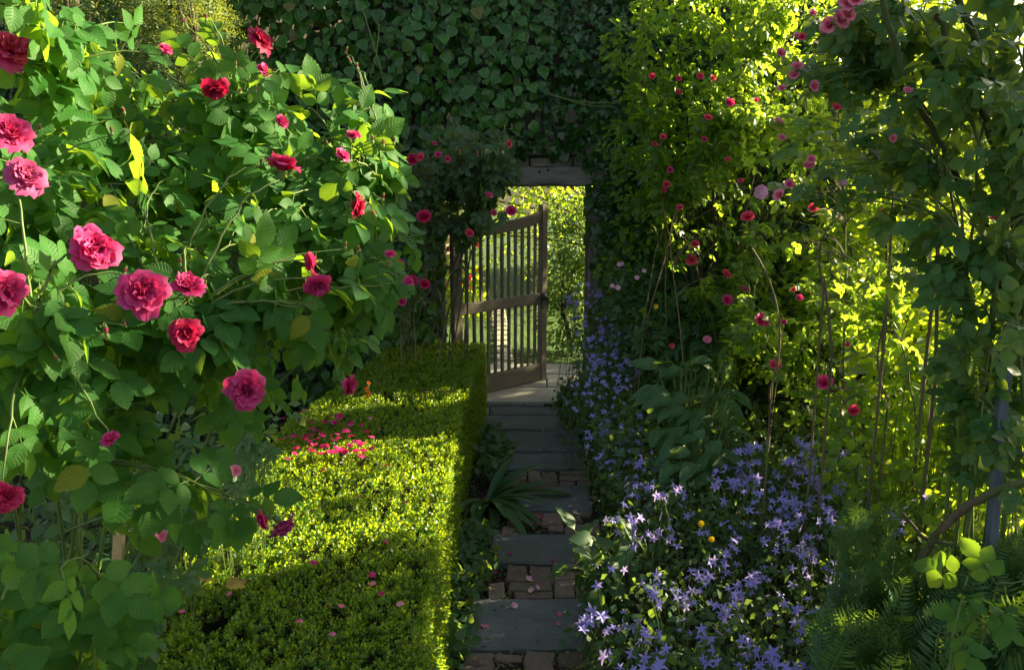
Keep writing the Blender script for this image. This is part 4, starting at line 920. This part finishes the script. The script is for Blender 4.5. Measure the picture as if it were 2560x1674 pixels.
# near climber with large blue-green leaves hanging in from the right
polyC = [(1880, 60), (2050, -80), (2620, -80), (2620, 1250), (2470, 1230), (2300, 1010), (2330, 820), (2200, 760), (2140, 600), (2040, 520), (1950, 420), (2010, 280), (1960, 150)]
def YC(px, py): return 3.3 - 1.05 * np.clip((px - 1900) / 650, 0, 1)
q = rand_in_poly(polyC, 140); thin = (q[:, 1] > 480) & (rng.uniform(0, 1, len(q)) < .40); q = np.r_[q[~thin], rand_in_poly([(2380, 620), (2600, 560), (2600, 1220), (2440, 1180), (2360, 900)], 16)]
tips = [P(a, b, Y=float(YC(a, b)) + rng.uniform(0, .6)) for a, b in q]
SP = [(s, M_SHELL) for s in SMALL]; DG = (SINGLE[0], M_DOG)
ends = [EY(a, b, c, float(YC(a, b)) - .1, k) for a, b, c, k in ((2122, 12, 62, SP[0]), (2095, 52, 56, SP[1]), (2075, 62, 44, SP[2]), (2118, 40, 40, SP[1]), (2059, 83, 36, SP[0]), (2140, 5, 44, SP[2]), (1949, 135, 30, SP[1]), (1992, 172, 38, SP[0]), (1985, 190, 30, SP[2]), (1954, 222, 22, SP[1]), (2032, 216, 32, SP[0]), (1954, 346, 22, SP[1]), (2268, 229, 26, SP[2]), (1990, 95, 26, SP[0]), (2030, 35, 24, SP[1]), (2090, 270, 24, R0), (2005, 92, 20, R1), (2230, 345, 24, SP[2]),
        (1951, 490, 36, SP[0]), (1972, 461, 28, SP[2]), (2021, 418, 34, SP[1]), (2027, 400, 26, SP[0]), (1945, 306, 24, SP[1]))]
ends += [EY(1900, 481, 40, 3.2, DG, (1, .1, 0)), EY(1972, 462, 26, 3.15, DG), EY(2110, 460, 20, 3.0, DG)]
clim = rose_shrub('climbing_rose', 'near climbing rose with large blue-green leaves and shell pink clustered blooms', (1.75, 2.75, 0), .2, tips, .056, M_ROSE_R, [ROSE_HI[i] for i in (0, 2, 4, 6)], PIN5, 6, .5, gap_keep, None, 300, .45, .55, .008, M_STEM, ends, .2)
for pts, r0, r1, mat in (([(2190, -60), (2260, 180), (2330, 330), (2420, 480), (2500, 620)], .009, .011, M_GCANE), ([(2340, 40), (2400, 170), (2470, 310), (2520, 470), (2545, 700)], .010, .013, M_GCANE), ([(2375, -40), (2450, 120), (2500, 240), (2540, 380), (2565, 560)], .011, .014, M_GCANE), ([(2575, 200), (2560, 420), (2572, 640), (2590, 900), (2610, 1400)], .03, .042, M_BARK)):
    w = [P(a, b, Y=2.75 + .04 * i) for i, (a, b) in enumerate(pts)]; base_ = w[-1] * [1, 1, 0]; w = np.array(w + [base_ + (w[-1] - base_) * .4, base_])
    t = np.linspace(0, len(w) - 1, 26); pt = np.stack([np.interp(t, np.arange(len(w)), w[:, k]) for k in range(3)], -1); pt[1:-1] += rng.normal(0, .005, (24, 3))
    V, Q, U = tube(pt, np.linspace(r0, r1, 26), 8); mobj('main_stem', V, Q, mat, clim, U)
    if mat is M_GCANE:
        k = rng.integers(0, 20, 26); d = nz(rng.normal(0, 1, (26, 3))); V, Q, U = segs(pt[k], pt[k] + d * (r0 + .014), .004, .0006, 4); mobj('thorns', V, Q, M_CRIM, clim, U, False, 'stuff')
# thorny upright stems lit from behind, in the loose shrub rose
for i, (x0, y0, x1, y1, r) in enumerate(((2347, 560, 2338, 960, .012), (2232, 480, 2215, 800, .009), (2334, 480, 2345, 620, .011), (2060, 690, 2080, 880, .008), (2215, 800, 2220, 1000, .007), (2150, 980, 2150, 1110, .007), (2100, 540, 2060, 720, .007), (1880, 620, 1930, 960, .007))):
    a, b = P(x0, y0, Y=3.55 + .1 * (i % 3)), P(x1, y1, Y=3.5 + .1 * (i % 3)); r *= .75; low = b * [1, 1, 0]; tg = (b - a) / np.linalg.norm(b - a)
    pt = np.concatenate([bez(a, (a + b) / 2 + rng.normal(0, .09, 3) * [1, 1, .3], b, 12), [b * .5 + low * .5, low]])
    cs = thing('rose_cane', ['bare thorny rose stem', 'slim thorny stem', 'short thick thorny stem', 'leaning thin rose stem', 'low straight rose stem', 'slender rose stem near the bellflowers', 'dark slanting rose stem', 'long slanting rose stem'][i] + ' lit from behind ' + ['right of the others', 'left of the tallest one', 'just above the tallest one', 'over the lungwort bed', 'under the middle leaves', 'at the bottom of the tangle', 'below the pale single blooms', 'beside the two red blooms'][i], 'stem', tuple(low), 'upright rose stems in the tangle')
    V, Q, U = tube(pt, np.r_[np.linspace(r * .7, r, 12), r, r * 1.1], 7); mobj('shaft', V, Q, M_CANE, cs, U)
    k = rng.integers(1, 12, 30); d = nz(rng.normal(0, 1, (30, 3)) * [1, 1, .3]); V, Q, U = segs(pt[k] + (pt[k + 1] - pt[k]) * rng.uniform(0, 1, (30, 1)), pt[k] + d * (r + .013), .004, .0006, 3); mobj('thorns', V, Q, M_CANE, cs, U, False, 'stuff')
# grey support post and the two arching branches
pt_, pb_ = P(2519, 830, Y=2.55), P(2476, 1400, Y=2.55); low = pb_ + (pb_ - pt_) * (pb_[2] / (pt_[2] - pb_[2])); low[2] = 0
post = thing('support_post', 'blue-grey wooden post supporting the climbing rose at the right', 'post', tuple(low))
beam('shaft', low, pt_, .030, .030, M_POST, post, 10, .001, (0, 1, 0))
br = thing('arching_branch', 'thick mossy branch arching over the ground beside the grey post', 'branch', tuple(P(2285, 1450, Y=2.6) * [1, 1, 0]))
w = np.array([P(a, b, Y=c) for a, b, c in ((2285, 1452, 2.62), (2300, 1400, 2.6), (2345, 1330, 2.55), (2420, 1260, 2.5), (2500, 1222, 2.45), (2600, 1195, 2.4))]); w = np.r_[[w[0] * [1, 1, 0]], w]
t = np.linspace(0, len(w) - 1, 26); V, Q, U = tube(np.stack([np.interp(t, np.arange(len(w)), w[:, k]) for k in range(3)], -1) + rng.normal(0, .003, (26, 3)), np.linspace(.013, .014, 26), 8); mobj('bark', V, Q, M_CANE, br, U)
br = thing('arching_branch', 'thin fallen brown branch curving towards the foot of the grey post', 'branch', tuple(P(2255, 1300, Y=2.9) * [1, 1, 0]))
w = [P(2250, 1275, Y=2.95), P(2310, 1345, Y=2.85), P(2400, 1368, Y=2.75), P(2480, 1362, Y=2.65)]
t = np.linspace(0, 3, 18); w = np.array(w); V, Q, U = tube(np.stack([np.interp(t, np.arange(4), w[:, k]) for k in range(3)], -1), np.linspace(.006, .011, 18), 7); mobj('bark', V, Q, M_CANE, br, U)
V, Q, U = tube([w[-1], w[-1] * [1, 1, 0]], [.011, .012], 7); mobj('bark', V, Q, M_CANE, br, U)

# ------------------------------------------------------------------ bellflowers
def bell(name, label, poly, Yf, nfl, fsize, nleaf, lsize, spikes=(), drop=.28, group='bellflowers along the path'):
    c_ = rand_in_poly(poly, max(6, nfl // 4)); q = c_[rng.integers(0, len(c_), nfl)] + rng.normal(0, 20, (nfl, 2)) * np.clip(fsize / .026, .6, 1); tp = np.array([P(a, b, Y=float(Yf(a, b)) + rng.uniform(-.06, .12)) for a, b in q])
    base = tp.mean(0) * [1, 1, 0]; root = thing(name, label, 'bellflower', tuple(base), group)
    ext = []
    for (x0, y0, x1, y1) in spikes:
        a = P(x0, y0, Y=float(Yf(x1, y1)) - .05); b = P(x1, y1, Y=float(Yf(x1, y1))); gpt = b * [1, 1, .3]
        mobj('flower_stem', *tube(bez(gpt, b, a, 9), np.linspace(.003, .0015, 9), 5)[:2], M_STEM, root)
        k = max(4, int(np.hypot(x1 - x0, y1 - y0) / 26)); ext += [a + (b - a) * t + rng.normal(0, .012, 3) for t in np.linspace(0, 1, k)]
    if ext: tp = np.concatenate([tp, np.array(ext)])
    n = len(tp); face = nz(nz(CAM - tp) * .55 + np.array([0, 0, .55]) + rng.normal(0, .55, (n, 3)))
    R = frames(np.cross(face, rng.normal(0, 1, (n, 3))), face)
    leaves(root, tp, R, fsize * rng.uniform(.5, 1.25, n), STAR, M_BELL, 'flower', 'far_flowers')
    gg = Geo(); b0 = tp * [1, 1, 0] + np.c_[rng.normal(0, .08, n), rng.normal(.05, .08, n), tp[:, 2] * .25]
    for a, b in zip(b0, tp): gg.add(*tube(bez(a, (a + b) / 2 + [0, 0, .05], b - [0, 0, .004], 5), .0014, 3))
    gg.obj('stems', M_STEM, root, 'stuff')
    q = rand_in_poly(poly, nleaf); lp_ = np.array([P(a, b, Y=float(Yf(a, b)) + .03) for a, b in q]) - np.c_[np.zeros((nleaf, 2)), rng.uniform(0, drop, nleaf)] + np.c_[rng.normal(0, .03, nleaf), rng.uniform(0, .2, nleaf), np.zeros(nleaf)]
    lp_[:, 2] = np.maximum(lp_[:, 2], .02)
    leaves(root, lp_, frames(nz(rng.normal(0, 1, (nleaf, 3)) + [0, -.4, .1]), rng.normal(0, .5, (nleaf, 3)) + [0, -.4, .9]), lsize * rng.uniform(.6, 1.3, nleaf), OVATE, M_GREEN, most=40, lo=LEAF_LO)
    return root
Yn = lambda px, py: 3.85 - 1.5 * np.clip((py - 1130) / 544, 0, 1.1)
bell('bellflower_clump', 'big bellflower clump with sunlit pale violet stars at the near right of the path', [(1500, 1290), (1640, 1180), (1800, 1190), (2000, 1230), (2160, 1300), (2190, 1420), (2080, 1560), (2090, 1690), (1560, 1690), (1640, 1560), (1480, 1480), (1470, 1360)], Yn, 430, .0225, 3200, .034, ((1655, 1230, 1650, 1330), (1890, 1190, 1830, 1300), (1990, 1290, 2010, 1370), (2030, 1330, 2030, 1450), (1600, 1460, 1660, 1520), (2245, 1290, 2240, 1340), (2310, 1230, 2240, 1300)))
bell('bellflower_clump', 'bellflower clump in shade behind the sunlit one, under the shrub rose', [(1790, 1090), (1960, 1090), (2130, 1150), (2180, 1260), (2000, 1260), (1830, 1190)], lambda px, py: 4.3 - .5 * np.clip((py - 1090) / 170, 0, 1), 110, .030, 900, .034)
Yfar = lambda px, py: 6.1 - 2.1 * np.clip((py - 770) / 480, 0, 1)
bell('bellflower_clump', 'tall mass of blue bellflowers beside the right door post', [(1420, 740), (1480, 730), (1620, 800), (1640, 900), (1560, 960), (1480, 1010), (1420, 1030), (1455, 900)], Yfar, 300, .022, 2300, .032, drop=.5)
bell('bellflower_clump', 'sparse bellflowers spilling along the path edge beside the lungwort', [(1480, 980), (1580, 960), (1620, 1080), (1700, 1200), (1640, 1270), (1540, 1240), (1490, 1120)], Yfar, 150, .024, 2100, .036, drop=.4)
bell('bellflower_clump', 'small dark clump of bellflowers in the near shade beside the big slab', [(1440, 1500), (1560, 1480), (1660, 1580), (1680, 1690), (1500, 1690), (1470, 1600)], lambda px, py: 3.05 - .5 * np.clip((py - 1480) / 200, 0, 1), 34, .026, 500, .034, drop=.35)

# lungwort with spotted leaves
for lab, poly, nn_ in (('lungwort with broad white-spotted leaves in the middle of the border', [(1600, 900), (1760, 880), (1850, 900), (1880, 1020), (1760, 1090), (1640, 1080), (1590, 990)], 46), ('lungwort with spotted leaves just above the bellflowers', [(1650, 1060), (1850, 1040), (1900, 1110), (1790, 1200), (1680, 1250), (1640, 1150)], 36)):
    q = rand_in_poly(poly, nn_); tp = np.array([P(a, b, Y=5.0 - 1.1 * (b - 880) / 350 + rng.uniform(-.1, .12)) for a, b in q]); base = tp.mean(0) * [1, 1, 0]
    root = thing('lungwort', lab, 'plant', tuple(base), 'lungwort plants in the border')
    d = nz(np.c_[tp[:, :2] - base[:2] + rng.normal(0, .1, (nn_, 2)) + [-.12, -.1], rng.normal(.0, .06, nn_)]); nrm = np.c_[rng.normal(0, .3, nn_), rng.normal(-.45, .2, nn_), np.ones(nn_)]
    leaves(root, tp - d * .1, frames(d, nrm), .175 * rng.uniform(.7, 1.15, nn_), LUNG, M_LUNG)
    gg = Geo()
    for a in tp - d * .1: gg.add(*tube(bez(base + np.r_[rng.normal(0, .05, 2), 0], (a + base) / 2 + [0, 0, .1], a, 6), .003, 4))
    gg.obj('leaf_stalks', M_STEM, root, 'stuff')
# leafy filler perennials at the back of the border
def filler(name, lab, cat, poly, Yf, n, ls, T, mat, most=60, dz=.45, fl=None, dy=.35):
    q = rand_in_poly(poly, n); p = np.array([P(a, b, Y=float(Yf(a, b))) for a, b in q]) + np.c_[rng.normal(0, .03, n), rng.uniform(0, dy, n), -rng.uniform(0, 1, n) ** 2 * dz]
    p[:, 2] = np.maximum(p[:, 2], .02); base = p.mean(0) * [1, 1, 0]; root = thing(name, lab, cat, tuple(base))
    k = gap_keep(p); p = p[k]; n = len(p)
    leaves(root, p, frames(nz(rng.normal(0, 1, (n, 3)) + [0, -.5, -.1]), rng.normal(0, .45, (n, 3)) + [0, -.4, .9]), ls * rng.uniform(.6, 1.3, n), T, mat, most=most, lo=PALM_LO if T is PALM else LEAF_LO)
    m = max(10, n // 16); gg = Geo()
    for i in range(m):
        a = p[i]; gg.add(*tube(bez(a * [1, 1, 0] + np.r_[rng.normal(0, .05, 2), 0], a * [1, 1, .6], a, 5), .003, 4))
    gg.obj('stems', M_STEM, root, 'stuff')
    for (a, b, s, m_) in fl or (): 
        w_ = P(a, b, Y=float(Yf(a, b)) - .04); flower('bloom', SINGLE[0], m_, w_, nz(CAM - w_) + [0, 0, .4], s, root, None)
    return root
filler('border_geranium', 'bushy border geranium with tiny pink blooms against the ivy right of the doorway', 'plant', [(1500, 690), (1700, 640), (1830, 740), (1850, 880), (1700, 900), (1600, 850), (1560, 760)], lambda a, b: 5.9 - .7 * (b - 640) / 260, 1600, .065, PALM, M_GREEN, 80, .6, [(1548, 662, .02, M_DOG), (1545, 720, .022, M_DOG), (1592, 695, .02, M_DOG), (1610, 678, .018, M_DOG), (1530, 715, .018, M_DOG), (1555, 660, .016, M_DOG), (1640, 767, .018, M_YELLOW), (1768, 850, .03, M_SHELL), (1680, 865, .02, M_RED)])
filler('low_border_plant', 'pale leafy plant crowding the landing edge right of the doorway', 'plant', [(1395, 985), (1440, 960), (1480, 1000), (1460, 1060), (1410, 1040)], lambda a, b: 5.95, 420, .05, OVATE, M_GREEN, 20, .12)
filler('ground_cover', 'dense low green leaves filling the border beside the path edge', 'plant', [(1500, 1060), (1600, 1000), (1900, 1060), (2200, 1200), (2480, 1380), (2200, 1400), (1700, 1320), (1560, 1290)], lambda a, b: 4.9 - 1.6 * np.clip((b - 1000) / 400, 0, 1), 2600, .05, OVATE, M_GREEN, 60, .35)
filler('understorey_plants', 'low leafy growth under the tangle of rose stems by the grey post', 'plant', [(2050, 1050), (2560, 900), (2600, 1350), (2300, 1400), (2150, 1250)], lambda a, b: 3.9 - .6 * np.clip((b - 900) / 450, 0, 1), 1500, .055, OVATE, M_BRIGHT, 60, .5)
filler('shady_undergrowth', 'dark leafy undergrowth in deep shade below the magenta rose bush', 'plant', [(-40, 1120), (330, 1080), (560, 1060), (700, 1040), (690, 1110), (520, 1260), (400, 1430), (220, 1650), (-40, 1690)], lambda a, b: 3.3 - .5 * np.clip((b - 1060) / 500, 0, 1), 1500, .062, OVATE, M_GREEN, 60, .5, None, .6)
# feathery plants, lower right corner
for lab, poly, nn_, sz in (('feathery dark green plant filling the bottom right corner', [(2250, 1440), (2420, 1400), (2620, 1440), (2640, 1720), (2250, 1720)], 190, .20), ('feathery green plant between the bellflowers and the corner', [(2030, 1560), (2130, 1420), (2270, 1430), (2290, 1720), (2060, 1720)], 120, .17), ('ferny green sprays catching light behind the bellflowers', [(2080, 1290), (2140, 1270), (2240, 1300), (2260, 1400), (2180, 1480), (2120, 1420)], 46, .13), ('feathery foliage rising round the foot of the grey post', [(2440, 1400), (2470, 1370), (2580, 1340), (2600, 1450), (2460, 1460)], 50, .17)):
    q = rand_in_poly(poly, nn_); tp = np.array([P(a, b, Y=2.75 - .75 * np.clip((b - 1280) / 420, 0, 1) + rng.uniform(-.05, .25)) for a, b in q]); base = tp.mean(0) * [1, 1, 0]
    root = thing('feathery_plant', lab, 'plant', tuple(base), 'feathery plants in the near right corner')
    d = nz(np.c_[rng.normal(0, .45, nn_), rng.normal(-.25, .35, nn_), np.ones(nn_) * .9]); nrm = np.c_[rng.normal(0, .5, nn_), -np.ones(nn_), rng.normal(.7, .3, nn_)]
    leaves(root, tp - d * sz * .6, frames(d, nrm), sz * rng.uniform(.7, 1.2, nn_), FROND, M_FERN, 'frond')
    gg = Geo()
    for a in tp - d * sz * .6: gg.add(*tube(bez(a * [1, 1, 0] + np.r_[rng.normal(0, .04, 2), 0], a * [1, 1, .5], a, 5), .003, 4))
    gg.obj('stems', M_STEM, root, 'stuff')
# young rose sprigs bottom right, leafy plants beside the path
rose_shrub('rose_sprig', 'young rose sprig with pale green rounded leaves above the feathery plants', (1.1, 1.85, 0), .05, [P(2420, 1440, Y=1.85), P(2560, 1450, Y=1.85), P(2500, 1440, Y=1.95)], .062, M_ROSE, ROSE_HI, PIN5, 3, .13, None, None, 60, .7, .6, .005, M_STEM, [], .3)
rose_shrub('leafy_plant', 'broad-leaved pale green plant leaning over the path in front of the bellflowers', (.42, 3.25, 0), .05, [P(1440, 1330, Y=3.2), P(1510, 1380, Y=3.1), P(1545, 1290, Y=3.3), P(1470, 1400, Y=3.1), P(1590, 1350, Y=3.2), P(1430, 1420, Y=3.1), P(1500, 1460, Y=3.05)], .10, M_GREEN, OVATE, [(.1, 0, 1.)], 9, .28, None, None, 80, .6, .6, .004, M_STEM, [], .3)
# strap-leaved fern and low plants at the foot of the hedge
hx = P(1222, 1262, z=0); root = thing('strap_leaved_fern', 'clump of long strap-shaped fern leaves at the foot of the hedge', 'fern', tuple(hx)); nn_ = 26
az = rng.uniform(-2.0, 1.2, nn_); d = np.c_[np.cos(az), np.sin(az), rng.uniform(.5, 1.6, nn_)]
leaves(root, hx + np.c_[rng.normal(0, .02, (nn_, 2)), np.zeros(nn_)], frames(d, np.c_[-np.cos(az), -np.sin(az), np.ones(nn_) * .8]), .34 * rng.uniform(.75, 1.2, nn_), STRAP, M_GREEN)
for lab, poly in (('low leafy plants at the hedge foot beside the nearest slab', [(1080, 1480), (1170, 1400), (1200, 1480), (1150, 1674), (1050, 1690)]), ('small leafy plant at the hedge foot below the strap fern', [(1140, 1300), (1220, 1290), (1240, 1420), (1180, 1480), (1110, 1450)]), ('tiny plants at the hedge foot near the doorway', [(1195, 1070), (1240, 1060), (1280, 1120), (1250, 1180), (1190, 1190)])):
    q = rand_in_poly(poly, 240); p = np.array([P(a, b, z=.02 + .12 * rng.uniform()) for a, b in q]); n = len(p); base = p.mean(0) * [1, 1, 0]
    root = thing('edging_plant', lab, 'plant', tuple(base), 'low plants along the hedge foot')
    leaves(root, p, frames(nz(rng.normal(0, 1, (n, 3)) + [.5, -.3, .1]), rng.normal(0, .4, (n, 3)) + [.2, -.3, .9]), .055 * rng.uniform(.6, 1.3, n), OVATE, M_GREEN, most=90)
    gg = Geo(); 
    for a in p[:40]: gg.add(*tube([a * [1, 1, 0], a], .002, 3))
    gg.obj('stems', M_STEM, root, 'stuff')
# orange spike flower by the far end of the hedge, yellow blooms
of = thing('orange_flower', 'small orange flower spike beside the hedge under the rose bush', 'flower', tuple(P(918, 990, d=5.) * [1, 1, 0])); a = P(921, 955, d=5.)
mobj('stem', *tube([a * [1, 1, 0], a], .003, 5)[:2], M_STEM, of)
for k in range(5): w_ = P(914 + rng.uniform(0, 10), 958 + k * 8, d=4.98); flower('bloom', SMALL[k % 3], M_ORANGE, w_, nz(CAM - w_) + rng.normal(0, .4, 3), .012, of, None)
yf = thing('yellow_flower', 'two small yellow blooms rising through the violet bellflowers', 'flower', tuple(P(1765, 1335, Y=3.1) * [1, 1, 0]))
for a, b in ((1753, 1309), (1779, 1348)): w_ = P(a, b, Y=3.2); flower('bloom', SINGLE[0], M_YELLOW, w_, nz(CAM - w_) + [0, 0, .3], .014, yf, None); mobj('stem', *tube([w_ * [1, 1, .1], w_ * [1, 1, .6], w_], .0015, 4)[:2], M_STEM, yf)

# ------------------------------------------------------------------ fallen petals and leaves
PT = [raw_mesh('fallen_petal', *petal(3, 3, .6, 25, -30 + 60 * (i % 2), 1., .12, i + 50), mat=M_PINK if i < 2 else (M_SHELL if i == 2 else M_DOG if i == 3 else M_CRIM)) for i in range(5)]
def fallen(p, s, me, label, group):
    R = frames(np.r_[rng.normal(0, 1, 2), rng.normal(0, .15)], rng.normal(0, .25, 3) + [0, 0, 1]); o = inst('fallen_petal', me, m4(R, s, p)); tag(o, label, 'petal', group)
for cx, cy in ((675, 1180), (905, 1130), (965, 1115), (680, 1305), (590, 1325), (580, 1435), (555, 1475), (1060, 1255), (1060, 1290), (1125, 1250), (1270, 1450), (1155, 712), (1250, 625), (970, 370), (990, 265), (1065, 285), (905, 1070), (845, 1215), (940, 1068)):
    fallen(np.r_[G(cx, cy, .04), .036], rng.uniform(.02, .03), PT[2 + (cx % 2)], 'pale pink rose petal fallen on the path paving', 'pale petals on the path')
for cx, cy in ((800, 930), (730, 1035), (705, 1025), (1175, 803), (985, 730), (960, 770), (1090, 320), (900, 555), (565, 1345), (1040, 965)):
    fallen(np.r_[G(cx, cy, .04), .036], rng.uniform(.018, .028), PT[0], 'deep pink rose petal fallen on the path paving', 'deep pink petals on the path')
hp = [(920 + rng.normal(0, 1) * 0 + a, b) for a, b in ()]
for k in range(85):
    px, py = 828 + rng.normal(0, 52), 1088 + rng.normal(0, 30)
    if k < 16: px, py = 870 + rng.normal(0, 35), 1128 + rng.normal(0, 5)
    fallen(P(px, py, z=HZ + .012) + [0, 0, rng.uniform(0, .015)], rng.uniform(.022, .034), PT[0 if k % 3 else 4], 'crimson pink rose petal in the drift fallen on the hedge top', 'petals fallen on the hedge')
for px, py in ((926, 1041), (1009, 1257), (972, 1360), (928, 1443), (960, 1485), (995, 1504), (935, 1462), (848, 1517), (814, 1517), (740, 1554), (821, 1583), (449, 1531), (617, 1448), (575, 1487), (952, 1073), (910, 1107), (918, 1128), (1065, 980), (900, 1240), (780, 1410)):
    fallen(P(px, py, z=HZ + .012), rng.uniform(.018, .026), PT[(px % 3) if px % 3 < 3 else 0], 'single pink rose petal scattered on the hedge top', 'scattered petals on the hedge')
for px, py, s, lab in ((590, 1455, .075, 'curled yellow dead leaf lying on the shaded part of the hedge top'), (520, 1440, .06, 'smaller yellow dead leaf at the left edge of the hedge top')):
    V, Q, U = leaf_t(8, 2, .36, .42, .5, .5, .05, .05, .75, .4, px); o = inst('dead_leaf', raw_mesh('dead_leaf', V, Q, U, M_DEAD), m4(frames([1, -.3, .05], [.15, -.75, .75]), s * .8, P(px - 25, py, z=HZ + .02))); tag(o, lab, 'leaf')

finish_leaves()
